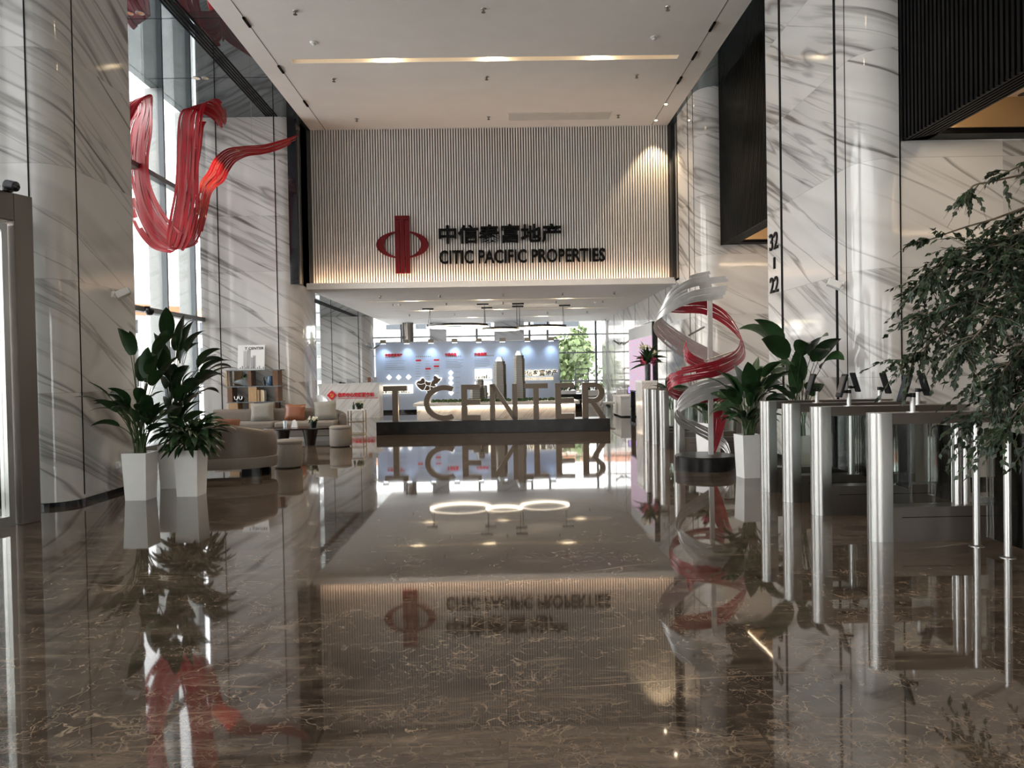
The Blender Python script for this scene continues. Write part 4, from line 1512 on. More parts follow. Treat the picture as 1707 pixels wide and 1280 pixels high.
# ------------------------------------------------------------------ display table with tower models
t = thing('display_table', 'long white marble display table glowing under its top edge', 'table', (-.15, 22.6, 0))
MB().box(-2.38, -.55, 0, 2.36, 1.1, .44).build('body', 'desk_marble', t)
MB().box(-2.48, -.66, .46, 2.48, 1.2, .555).build('top', 'grey_slat', t, bevel=.004)
MB().box(-2.36, -.60, .445, 2.34, -.575, .458).build('light_strip', 'led_line', t)
TB = .555


def tower(label, pa, pb, ytop, Y, floors, crown, foot=1.0):
    xa, _ = wx(pa, ytop, Y)
    xb, zt = wx(pb, ytop, Y)
    w = xb - xa
    h = zt - TB
    t = thing('tower_model', label, 'building model', ((xa + xb) / 2, Y, TB), 0, 'tower models on the display table')
    c = .22 * w
    pol = [(-w / 2 + c, -w / 2), (w / 2 - c, -w / 2), (w / 2, -w / 2 + c), (w / 2, w / 2 - c), (w / 2 - c, w / 2), (-w / 2 + c, w / 2), (-w / 2, w / 2 - c), (-w / 2, -w / 2 + c)]
    b = MB().prism(pol, 0, h * .93)
    p2 = [(x * .86, y * .86) for x, y in pol]
    b.prism(p2, h * .93, h)
    if foot > 1:
        b.prism([(x * foot, y * foot) for x, y in pol], 0, h * .42)
    b.build('tower', 'tower_model', t)
    bands = MB()
    for k in range(floors):
        z = h * (k + .6) / floors
        s = (foot if (foot > 1 and z < h * .42) else 1.0) * (1.0 if z < h * .93 else .86) * 1.012
        bands.prism([(x * s, y * s) for x, y in pol], z, z + h / floors * .22)
    bands.build('floor_bands', 'tower_band', t)
    if crown:
        cr = MB()
        for k, s in enumerate((.66, .45)):
            cr.prism([(x * s, y * s) for x, y in pol], h + crown * k * .45, h + crown * (k + 1) * .5)
        cr.cyl(0, 0, h + crown * .9, h + crown * 1.25, .008, 8)
        cr.build('crown', 'crown_glass', t)
    return t


tower('tall dark tower model on the left of the pair, with a pale crown', 823, 843, 602, 22.75, 30, .13, 1.05)
tower('tallest dark tower model, on the right of the pair', 856, 874, 592, 22.55, 32, .13, 1.10)
tower('broad low tower model behind the first letter E', 783, 805, 645, 22.7, 9, 0)
tower('short dark tower model standing behind the broad low one', 794, 806, 632, 23.0, 8, 0)
tower('slim low tower model beside the bright panel', 805.5, 812, 642, 22.6, 8, 0)
rnd = random.Random(5)
mb = MB()
for k in range(240):
    x = rnd.uniform(-1.6, 2.2) if k > 60 else rnd.uniform(-2.1, -.9)
    y = 22.1 + rnd.random() * .5 if k % 3 else 22.0 + rnd.random() * .25
    r = rnd.uniform(.022, .05)
    mb.lathe([(0, TB + .01), (r, TB + .02 + r * .4), (r * .8, TB + .02 + r * 1.5), (0, TB + .02 + r * 2.0)], x, y, 6)
o = mb.build('model_trees', 'hedge_green')
tag(o, 'tiny green model trees along the display table in front of the towers', 'model trees', kind='stuff')

# ------------------------------------------------------------------ marble service desk on the left
dk = thing('service_desk', 'white marble service desk with red lettering and a red diamond emblem', 'desk', (-5.09, 24.75, 0))
MB().box(-1.01, 0, 0, 1.01, .75, 1.13).build('body', 'desk_marble', dk)
MB().box(-1.03, -.02, 1.13, 1.03, .77, 1.165).build('top', 'desk_marble', dk)
def dpart(mb, name, m):
    return mb.shift((5.09, -24.75, 0)).build(name, m, dk)
ex, ez = wx(553, 659, 24.72)
q = dpart(MB().slab([(ex - .165, ez), (ex, ez - .165), (ex + .165, ez), (ex, ez + .165)], 24.71, 24.75), 'emblem', 'bright_red')
mb = MB()
arc = [(ex + .055 * math.cos(math.radians(a)), 24.705, ez - .005 + .055 * math.sin(math.radians(a))) for a in range(-130, 100, 15)]
mb.tube(arc, [.004 + .008 * math.sin(PI * i / (len(arc) - 1)) for i in range(len(arc))], 6)
mb.tube([(ex - .055, 24.705, ez - .03), (ex + .045, 24.705, ez - .055)], .006, 6)
mb.tube([(ex - .035, 24.705, ez + .035), (ex + .045, 24.705, ez - .045)], .007, 6)
mb.tube([(ex - .055, 24.705, ez + .018), (ex - .015, 24.705, ez + .055)], .011, 6)
mb.shift((5.09, -24.75, 0)).build('emblem_mark', 'gold_paint', q)
xa, za = wx(563, 662.5, 24.72)
xb, _ = wx(623.5, 662, 24.72)
dpart(text_mb('信泰中心党群服务站', xa, za, xb - xa, .155, 24.725, 24.75, bold=.03), 'lettering', 'bright_red')
dpart(MB().box(xa, 24.738, za - .045, xb + .12, 24.75, za - .03), 'underline', 'bright_red')
for k, (px, m_, nm) in enumerate(((615, 'tan_leather', 'tan'), (625, 'print_grey', 'grey'))):
    x, z = wx(px, 637, 24.85)
    t = thing('brochure_holder', 'small %s brochure stand on the right end of the marble desk' % nm, 'brochure stand', (x, 24.9, 1.165), 0)
    MB().box(-.06, -.02, 0, .06, .06, .02).box(-.06, .03, 0, .06, .045, .2).build('holder', 'crown_glass', t)
    MB().box(-.055, .01, .02, .055, .028, .19).build('brochures', m_, t)
t = thing('desk_phone', 'small dark phone on the marble desk', 'phone', (-5.35, 24.95, 1.165))
MB().box(-.09, -.08, 0, .09, .08, .03).box(-.08, -.07, .03, -.03, .08, .055).build('body', 'black_plastic', t, bevel=.005)
t = thing('table_calendar', 'small pale desk calendar standing on the marble desk', 'calendar', (-5.12, 24.95, 1.165))
MB().slab([(-.08, 0), (.08, 0), (.07, .12), (-.07, .12)], -.03, -.02).slab([(-.08, 0), (.08, 0), (.07, .12), (-.07, .12)], .02, .03).build('stand', 'print_grey', t)
# cream chair beside the desk
t = thing('armchair', 'cream round-backed chair beside the left end of the marble desk', 'chair', (-5.75, 23.2, 0))
mb = MB()
rows = []
for k in range(17):
    a = math.radians(20 + 140 * k / 16)
    zt = .82 - .22 * abs(math.cos(a)) ** 2
    rows.append([(r_ * math.cos(a), r_ * math.sin(a), z) for r_, z in ((.33, .38), (.36, .6), (.34, zt), (.30, zt + .02), (.27, zt - .02), (.27, .42))])
grid_face(mb, rows)
mb.build('backrest', 'pot_white', t, smooth=True)
MB().lathe([(0, .36), (.29, .36), (.30, .42), (.27, .46), (0, .47)], n=24).build('seat', 'pot_white', t, smooth=True)
for a in (45, 135, 225, 315):
    MB().tube([(.2 * math.cos(math.radians(a)), .2 * math.sin(math.radians(a)), .37), (.25 * math.cos(math.radians(a)), .25 * math.sin(math.radians(a)), 0)], .014, 8).build('leg', 'gold_metal', t)

# ------------------------------------------------------------------ lounge
def cushion(mb, w, h, t, R, c, n=9):
    top, bot = [], []
    for i in range(n):
        a, b = [], []
        for j in range(n):
            u, v = -1 + 2 * i / (n - 1), -1 + 2 * j / (n - 1)
            pinch = 1 - .06 * (1 - abs(u)) * abs(v) - .06 * (1 - abs(v)) * abs(u)
            k = max(0, (1 - u ** 4) * (1 - v ** 4)) ** .5
            a.append(Vector(c) + R @ Vector((u * w / 2 * pinch, -t / 2 * k, v * h / 2 * pinch)))
            b.append(Vector(c) + R @ Vector((u * w / 2 * pinch, t / 2 * k, v * h / 2 * pinch)))
        top.append(a)
        bot.append(b)
    grid_face(mb, top)
    grid_face(mb, [r[::-1] for r in bot])
    return mb


def shell(mb, path, sect):
    """loft a cross-section (outward offset, height) along a plan path of (x, y, height scale)"""
    rows = []
    n = len(path)
    for i, (x, y, h) in enumerate(path):
        a, b = path[max(0, i - 1)], path[min(n - 1, i + 1)]
        tx, ty = b[0] - a[0], b[1] - a[1]
        l = math.hypot(tx, ty) or 1
        nx, ny = ty / l, -tx / l
        rows.append([(x + nx * o, y + ny * o, z if z < .3 else .3 + (z - .3) * h) for o, z in sect])
    grid_face(mb, rows)
    for r in (rows[0], rows[-1]):
        mb.add(r, [tuple(range(len(r)))])
    return mb


SECT = [(-.16, .28), (-.16, .62), (-.145, .68), (-.11, .715), (-.05, .715), (-.015, .68), (0.0, .62), (.012, .42), (0.0, .28)]
# long sofa
so = thing('long_sofa', 'long grey-brown sofa with a low curved back in front of the marble pillar', 'sofa', (-4.9, 16.6, 0))
# closed path so that the outside is away from the seat
path = [(-6.55, 16.98, 1.0), (-5.6, 16.98, 1.0), (-4.6, 16.98, 1.0), (-4.0, 16.98, .98)] + [(-3.92 + .45 * math.cos(math.radians(a)), 16.53 + .45 * math.sin(math.radians(a)), .95 - .35 * (90 - a) / 105) for a in range(80, -16, -12)]
path = [(x + 4.9, y - 16.6, h) for x, y, h in path][::-1]
shell(MB(), path, SECT).build('backrest', 'sofa_leather', so, smooth=True, angle=60)
for xa, xb in ((-1.63, -.11), (-.09, 1.25)):
    MB().box(xa, -.40, .27, xb, .24, .445).build('seat_cushion', 'sofa_fabric', so, bevel=.05, seg=4, smooth=True)
MB().box(-1.63, -.36, .11, 1.27, .30, .27).build('base', 'sofa_fabric', so, bevel=.03, seg=3)
MB().box(-1.55, -.26, 0, 1.15, .24, .11).build('plinth', 'bright_steel', so)
for k, (x, m_, w, h, lb, z) in enumerate(((-5.37, 'grey_cushion', .52, .42, 'grey square cushion on the left half of the long sofa', .655), (-4.64, 'tan_leather', .46, .37, 'tan leather cushion in the middle of the long sofa', .63), (-3.96, 'grey_cushion', .50, .43, 'grey square cushion at the right end of the long sofa', .66))):
    R = Matrix.Rotation(math.radians(-14), 3, 'X') @ Matrix.Rotation(math.radians((-3, 2, -4)[k]), 3, 'Y')
    o = cushion(MB(), w, h, .17, R, (0, 0, 0)).build('cushion', m_, None, smooth=True, angle=80)
    o.location = (x, 16.63, z)
    tag(o, lb, 'cushion', 'cushions on the long sofa')
# round-backed sofa near the planters, seen from behind
ns = thing('tub_sofa', 'brown tub sofa seen from behind, beside the white planters', 'sofa', (-4.22, 11.05, 0))
path = []
for k in range(25):
    a = math.radians(168 + 204 * k / 24)
    hgt = 1.12 - .42 * max(0, abs(math.cos(a)) - .30) ** 1.3
    path.append((.84 * math.cos(a), .50 * math.sin(a), hgt))
shell(MB(), path, SECT).build('backrest', 'sofa_leather', ns, smooth=True, angle=60)
MB().lathe([(0, .12), (.98, .12), (1.0, .16), (1.0, .27), (.97, .29), (0, .29)], n=48, sx=.85, sy=.51).build('base', 'sofa_fabric', ns, smooth=True, angle=40)
MB().lathe([(0, .29), (.78, .29), (.80, .36), (.76, .42), (0, .43)], n=40, sx=.85, sy=.51).build('seat_cushion', 'sofa_fabric', ns, smooth=True, angle=40)
for sx, sy in ((-.5, -.26), (.55, -.22), (-.5, .26), (.55, .22)):
    MB().box(sx - .13, sy - .05, 0, sx + .13, sy + .05, .12).build('leg', 'black_gloss', ns)
R = Matrix.Rotation(math.radians(-25), 3, 'X') @ Matrix.Rotation(math.radians(6), 3, 'Y')
o = cushion(MB(), .46, .44, .16, R, (0, 0, 0)).build('cushion', 'tan_leather', None, smooth=True, angle=80)
o.location = (-4.12, 10.92, .645)
tag(o, 'tan leather cushion showing above the brown tub sofa back', 'cushion')
# stools
def stool(label, x, y, r, h):
    t = thing('round_stool', label, 'stool', (x, y, 0), 0, 'round upholstered stools')
    MB().lathe([(0, .02), (r - .01, .02), (r, .05), (r, h - .07), (r - .012, h - .05)], n=40).build('body', 'sofa_fabric', t, smooth=True, angle=40)
    MB().lathe([(r - .012, h - .055), (r + .004, h - .05), (r + .004, h - .02), (r - .02, h), (0, h + .004)], n=40).build('seat', 'sofa_fabric', t, smooth=True, angle=50)
    MB().lathe([(0, 0), (r - .03, 0), (r - .03, .02), (0, .02)], n=32).build('foot', 'black_matte', t)
stool('round grey-brown stool standing alone on the open floor, nearer the viewer', -3.40, 11.75, .215, .44)
stool('round grey-brown stool at the right end of the dark coffee table', -3.28, 15.0, .215, .42)
# coffee table
t = thing('coffee_table', 'dark wood coffee table on two tapered legs', 'table', (-4.17, 15.42, 0))
MB().lathe([(0, .345), (.97, .345), (1.0, .36), (1.0, .375), (0, .38)], n=56, sx=.80, sy=.42).build('top', 'dark_wood', t, smooth=True, angle=40)
for x in (-.40, .17):
    MB().lathe([(0, 0), (.10, 0), (.165, .345), (0, .345)], x, 0, 24).build('leg', 'dark_wood', t, smooth=True, angle=40)
t = thing('water_glass', 'clear drinking glass on the dark coffee table', 'glass', (-4.5, 15.38, .38))
MB().lathe([(0, 0), (.035, 0), (.04, .14), (.036, .14), (.031, .01), (0, .01)], n=20).build('glass', 'crown_glass', t, smooth=True)
t = thing('napkin_holder', 'white napkin holder on the dark coffee table', 'napkin holder', (-4.31, 15.38, .38))
MB().slab([(-.065, 0), (.065, 0), (.05, .12), (-.035, .12)], -.03, .03).build('holder', 'paper_white', t, bevel=.006)
MB().slab([(-.045, .11), (.04, .11), (.015, .16), (-.025, .15)], -.015, .015).build('napkins', 'paper_white', t)


def flower_pot(label, x, y, z, seed, r=.07):
    rnd = random.Random(seed)
    t = thing('flower_pot', label, 'flower pot', (x, y, z), 0)
    MB().lathe([(0, 0), (r * .8, 0), (r, .09), (r * .92, .09), (r * .85, .07), (0, .07)], n=20).build('pot', 'black_gloss', t, smooth=True, angle=40)
    mb = MB()
    leaf_ball(mb, (0, 0, .12), .09, 60, .07, rnd, .6)
    mb.build('leaves', 'leaf_mid', t)
    mb = MB()
    for k in range(12):
        a, rr = rnd.uniform(0, 6.3), rnd.uniform(.03, .11)
        leaf_ball(mb, (rr * math.cos(a), rr * math.sin(a), .15 + rnd.uniform(0, .06)), .02, 14, .03, rnd)
    mb.build('blooms', 'flower_white', t)


flower_pot('black pot of white flowers on the dark coffee table', -3.93, 15.42, .38, 2, .075)
# gold side table
t = thing('side_table', 'slim gold-framed side table with a white top in front of the marble desk', 'side table', (-3.51, 17.95, 0))
MB().box(-.19, -.19, .585, .19, .19, .61).build('top', 'paper_white', t)
for sx in (-1, 1):
    for sy in (-1, 1):
        MB().box(sx * .18 - .01, sy * .18 - .01, 0, sx * .18 + .01, sy * .18 + .01, .585).build('leg', 'gold_metal', t)
mb = MB()
for z in (.01, .30):
    for s in (-1, 1):
        mb.box(-.18, s * .18 - .008, z, .18, s * .18 + .008, z + .016)
        mb.box(s * .18 - .008, -.18, z, s * .18 + .008, .18, z + .016)
mb.build('rails', 'gold_metal', t)
t = thing('slim_bottle', 'slim dark green bottle on the gold side table', 'bottle', (-3.59, 17.95, .61))
MB().lathe([(0, 0), (.03, 0), (.03, .09), (.012, .12), (.012, .17), (0, .17)], n=16).build('bottle', 'leaf_dark', t, smooth=True)
flower_pot('small black pot of flowers on the gold side table', -3.45, 17.93, .61, 6, .06)

# bookshelf
bs = thing('bookshelf', 'open oak and grey bookshelf against the marble pillar behind the sofa', 'bookshelf', (-5.69, 17.2, 0))
BX = 5.69
Z = (.10, .48, .85, 1.21, 1.585)
for z in Z:
    MB().box(-.62, -.17, z, .62, .17, z + .022).build('shelf', 'facade_frame', bs)
def up(xa, xb, k, m_):
    MB().box(xa + BX, -.165, Z[k] + .022, xb + BX, .165, Z[k + 1]).build('upright', m_, bs)
up(-6.31, -6.285, 3, 'oak'); up(-5.81, -5.74, 3, 'brown_wood'); up(-5.25, -5.13, 3, 'brown_wood')
up(-6.29, -6.18, 2, 'brown_wood'); up(-5.81, -5.62, 2, 'oak'); up(-5.19, -5.13, 2, 'brown_wood')
up(-6.27, -6.06, 1, 'oak'); up(-5.30, -5.20, 1, 'brown_wood'); up(-6.29, -6.2, 0, 'brown_wood'); up(-5.3, -5.15, 0, 'oak'); up(-5.8, -5.7, 1, 'oak'); up(-5.8, -5.7, 0, 'brown_wood')
MB().box(-.535, .12, 1.235, -.36, .16, 1.58).build('back_panel', 'oak', bs)
MB().box(-.60, -.10, 1.235, -.57, .10, 1.58).build('divider', 'paper_white', bs)
t = thing('leaf_bowl', 'pointed grey leaf-shaped bowl on the upper shelf', 'bowl', (-6.0, 17.15, 1.232))
mb = MB()
rows = []
for i in range(9):
    u = i / 8
    x = -.19 + .38 * u
    w = .02 + .07 * math.sin(PI * min(1, u * .95 + .05))
    zt = .10 + .12 * u
    rows.append([(x, w * math.cos(a), zt - (zt - .0) * math.sin(a) * min(1, .35 + u)) for a in [PI * k / 8 for k in range(9)]])
grid_face(mb, rows)
mb.build('bowl', 'grey_glaze', t, smooth=True)
rnd = random.Random(4)
mb = MB()
leaf_ball(mb, (.07, 0, .20), .07, 40, .06, rnd, .6)
mb.build('greenery', 'leaf_mid', t)
t = thing('vase', 'round dark blue glazed vase on the upper shelf', 'vase', (-5.33, 17.15, 1.232))
MB().lathe([(0, 0), (.05, 0), (.078, .05), (.08, .17), (.06, .21), (.065, .225), (.052, .225), (.05, .2), (0, .2)], n=24).build('vase', 'blue_glaze', t, smooth=True, angle=60)
t = thing('shelf_bottle', 'slim black bottle beside the blue vase', 'bottle', (-5.48, 17.15, 1.232))
MB().lathe([(0, 0), (.032, 0), (.034, .1), (.012, .14), (.012, .20), (0, .2)], n=16).build('bottle', 'black_gloss', t, smooth=True)
t = thing('silver_ornament', 'dark ornament with two bright silver loops on the middle shelf', 'ornament', (-6.03, 17.1, .872))
MB().lathe([(0, 0), (.09, 0), (.10, .08), (.06, .12), (0, .12)], n=20).build('body', 'black_gloss', t, smooth=True)
mb = MB()
for x in (-.05, .05):
    mb.tube([(x + .035 * math.cos(a), -.09, .11 + .06 * math.sin(a)) for a in [math.radians(q) for q in range(-200, 30, 20)]], .011, 8)
mb.build('loops', 'bright_steel', t, smooth=True)
bc = ('tan', 'brown', 'ochre', 'cream')
for k in range(4):
    w = .036
    o = MB().box(-w / 2, -.09, 0, w / 2, .09, .27 - .012 * (k % 2)).build('book', ('oak', 'brown_wood', 'gold_trim', 'letter_side')[k], None, bevel=.003)
    o.location = (-5.585 + k * .04, 17.12, .872)
    tag(o, '%s book in the row on the middle shelf, %s from the left' % (bc[k], oname[k]), 'book', 'books on the middle shelf')
# canvas on the shelf
t = thing('canvas_print', 'square white canvas with a pencil sketch of towers, leaning on the shelf top', 'picture', (-5.79, 17.2, 1.607))
R = Matrix.Rotation(math.radians(-7), 3, 'X')
MB().rbox(R @ Vector((0, 0, .29)), (.62, .025, .58), R).build('canvas', 'paper_white', t)
tm = text_mb('T CENTER', -.15, .47, .44, .06, -.0165, -.0128, bold=.015)
tm.v = [tuple(R @ Vector(p)) for p in tm.v]
tm.build('lettering', 'sign_black', t)
sk_ = MB()
for (xa, xb, zb) in ((-.17, -.09, .45), (-.08, -.02, .49), (.0, .06, .30), (.05, .10, .34)):
    for q in range(5):
        x = xa + (xb - xa) * q / 4
        sk_.box(x - .003, -.0155, .03, x + .003, -.0128, zb - .02 * (q % 2))
for q in range(14):
    sk_.box(-.30 + q * .044, -.0155, .012, -.275 + q * .044, -.0128, .03 + .03 * (q * 7 % 3))
sk_.v = [tuple(R @ Vector(p)) for p in sk_.v]
sk_.build('sketch', 'print_grey', t)

# ------------------------------------------------------------------ plants
def leaf(mb, p, az, el, L, Wd, droop, twist=0.0, m=0, n=8, fold=.25):
    p = Vector(p)
    rows = []
    for i in range(n + 1):
        u = i / n
        e = el - droop * u
        d = Vector((math.cos(az) * math.cos(e), math.sin(az) * math.cos(e), math.sin(e)))
        s = Vector((-math.sin(az), math.cos(az), 0))
        nn = s.cross(d)
        s2 = s * math.cos(twist) + nn * math.sin(twist)
        n2 = s2.cross(d) * -1
        w = Wd / 2 * (math.sin(PI * min(1, (u * .97 + .03)) ** .72) ** .85 if u < 1 else 0)
        rows.append([p + s2 * w - n2 * w * fold * -1, p + s2 * w * .5 - n2 * w * fold * -.4, p.copy(), p - s2 * w * .5 - n2 * w * fold * -.4, p - s2 * w - n2 * w * fold * -1])
        p = p + d * (L / n)
    grid_face(mb, rows, m)


def stem_leaf(st, lf, base, az, lean, slen, L, Wd, droop, twist, r=.008):
    """a stem rising from base and leaning over, with a blade at its end"""
    p = Vector(base)
    pts = [p.copy()]
    k = 7
    e = math.radians(88)
    for i in range(k):
        e = math.radians(88) - lean * ((i + 1) / k) ** 1.4
        d = Vector((math.cos(az) * math.cos(e), math.sin(az) * math.cos(e), math.sin(e)))
        p = p + d * slen / k
        pts.append(p.copy())
    st.tube(pts, [r * (1 - .5 * i / k) for i in range(k + 1)], 5)
    leaf(lf, p, az, e, L, Wd, droop, twist)


def square_pot(parent, a_top, a_bot, h, rot):
    def ring(a, z):
        return [(a / math.sqrt(2) * math.cos(rot + PI / 4 + k * PI / 2), a / math.sqrt(2) * math.sin(rot + PI / 4 + k * PI / 2), z) for k in range(4)]
    mb = MB()
    rs = [ring(a_bot, 0), ring(a_top, h), ring(a_top - .03, h), ring(a_top - .04, h - .05)]
    for i in range(3):
        mb.add(rs[i] + rs[i + 1], [(k, (k + 1) % 4, 4 + (k + 1) % 4, 4 + k) for k in range(4)])
    mb.add(rs[0], [(3, 2, 1, 0)])
    mb.build('pot', 'pot_white', parent, bevel=.004)
    MB().add(ring(a_top - .04, h - .045), [(0, 1, 2, 3)]).build('soil', 'soil', parent)


def big_plant(label, x, y, rot, seed, specs, pot=(.30, .255, .565), mat_='leaf_dark', cat='potted plant'):
    """specs: (count, lean range, stem range, leaf length range, width ratio, droop range, azimuth range)"""
    rnd = random.Random(seed)
    t = thing('planter', label, cat, (x, y, 0))
    square_pot(t, *pot, rot)
    st, lf = MB(), MB()
    for (cnt, lean, sl, ll, wr, dr, az) in specs:
        for k in range(cnt):
            a = math.radians(az[0] + (az[1] - az[0]) * (k + rnd.random()) / cnt)
            L = rnd.uniform(*ll)
            stem_leaf(st, lf, (rnd.uniform(-.06, .06), rnd.uniform(-.06, .06), pot[2] - .05), a, math.radians(rnd.uniform(*lean)), rnd.uniform(*sl), L, L * wr * rnd.uniform(.85, 1.1), math.radians(rnd.uniform(*dr)), rnd.uniform(-.7, .7))
    st.build('stems', 'stem_green', t, smooth=True)
    lf.build('leaves', mat_, t, smooth=True, angle=180)
    return t


big_plant('white planter on the left, nearest the pillar, with broad dark spreading leaves', -4.37, 8.95, -.05, 21,
          [(12, (6, 26), (.75, 1.35), (.32, .44), .44, (30, 80), (-100, 110)), (13, (35, 62), (.45, .85), (.30, .38), .30, (20, 70), (200, 300)), (12, (25, 60), (.3, .6), (.24, .32), .4, (20, 70), (-70, 110)), (9, (12, 40), (.35, .8), (.3, .4), .42, (30, 80), (195, 380))])
big_plant('tallest left planter, standing behind the other two, with paddle-shaped leaves', -4.36, 9.84, -.05, 8,
          [(12, (4, 20), (.95, 1.45), (.38, .50), .46, (20, 70), (-110, 100)), (17, (18, 45), (.7, 1.2), (.36, .48), .42, (40, 95), (-80, 100)), (10, (10, 30), (.5, .9), (.3, .4), .40, (40, 90), (-90, 90)), (14, (10, 40), (.35, .7), (.28, .38), .42, (30, 80), (-80, 80))])
big_plant('white planter on the right of the three, overflowing with drooping dark leaves', -3.85, 9.16, -.05, 33,
          [(60, (55, 100), (.24, .46), (.20, .30), .30, (40, 95), (0, 360)), (50, (25, 60), (.25, .42), (.18, .26), .30, (50, 100), (0, 360)), (40, (95, 125), (.22, .40), (.18, .26), .3, (10, 50), (0, 360))])
big_plant('white planter of broad dark leaves between the spiral sculpture and the turnstiles', 3.27, 9.72, .1, 14,
          [(12, (5, 25), (.45, .75), (.36, .50), .44, (20, 70), (0, 360)), (22, (25, 60), (.4, .75), (.30, .42), .34, (30, 90), (0, 360)), (22, (30, 75), (.25, .45), (.24, .34), .36, (30, 80), (0, 360)), (8, (20, 45), (.6, .9), (.34, .44), .38, (50, 100), (-60, 60))])
big_plant('tall paddle-leaved plant in a white planter behind the near turnstiles', 3.86, 9.50, .4, 5,
          [(5, (10, 34), (1.05, 1.35), (.42, .54), .48, (60, 110), (130, 300)), (3, (24, 40), (1.0, 1.2), (.42, .52), .46, (50, 90), (272, 300)), (4, (4, 14), (.55, .85), (.40, .48), .42, (15, 40), (120, 280)), (9, (20, 50), (.4, .7), (.3, .38), .38, (40, 90), (110, 290))])
pt = big_plant('white planter with red-tipped flowers behind the spiral sculpture', 3.36, 11.95, .5, 9,
          [(16, (20, 60), (.2, .42), (.22, .3), .3, (30, 90), (0, 360)), (8, (5, 25), (.3, .45), (.2, .26), .3, (20, 60), (0, 360))])
rnd = random.Random(2)
mb = MB()
for k in range(6):
    a = rnd.uniform(0, 6.28)
    leaf(mb, (.10 * math.cos(a), .10 * math.sin(a), .92 + rnd.uniform(0, .1)), a, .9, .13, .05, .5)
mb.build('red_flowers', 'flower_pink', pt)
big_plant('broad-leaved plant standing behind the far turnstiles beside the pedestal', 3.72, 16.15, .5, 12,
          [(12, (8, 40), (.35, .6), (.32, .44), .46, (30, 80), (0, 360))])

# flower arrangement on a pedestal
t = thing('pedestal', 'white marble pedestal carrying the flower arrangement', 'pedestal', (3.27, 16.6, 0))
MB().box(-.165, -.38, 0, .165, .38, 1.16).build('body', 'desk_marble', t)
MB().box(-.175, -.39, 1.16, .175, .39, 1.20).build('top', 'white_paint', t)
t = thing('flower_arrangement', 'tall pink and white flower arrangement in a slim black vase', 'flowers', (3.27, 16.4, 1.20))
MB().lathe([(0, 0), (.06, 0), (.065, .36), (.05, .36), (.05, .3), (0, .3)], n=20).build('vase', 'black_gloss', t, smooth=True, angle=40)
rnd = random.Random(17)
lf, pk, wh = MB(), MB(), MB()
for k in range(60):
    a = rnd.uniform(0, 6.28)
    leaf(lf, (0, 0, .34 + rnd.uniform(0, .2)), a, rnd.uniform(-.3, 1.4), rnd.uniform(.2, .5), .07, .5, rnd.uniform(-1, 1), n=5)
for k in range(9):
    a = rnd.uniform(0, 6.28)
    leaf_ball(pk, (.12 * math.cos(a), .10 * math.sin(a), .42 + rnd.uniform(-.05, .12)), .055, 30, .06, rnd)
for k in range(10):
    a = rnd.uniform(0, 6.28)
    leaf_ball(wh, (.13 * math.cos(a), .12 * math.sin(a), .52 + rnd.uniform(0, .3)), .04, 20, .05, rnd)
lf.build('leaves', 'leaf_dark', t)
pk.build('pink_blooms', 'flower_pink', t)
wh.build('white_blooms', 'flower_white', t)

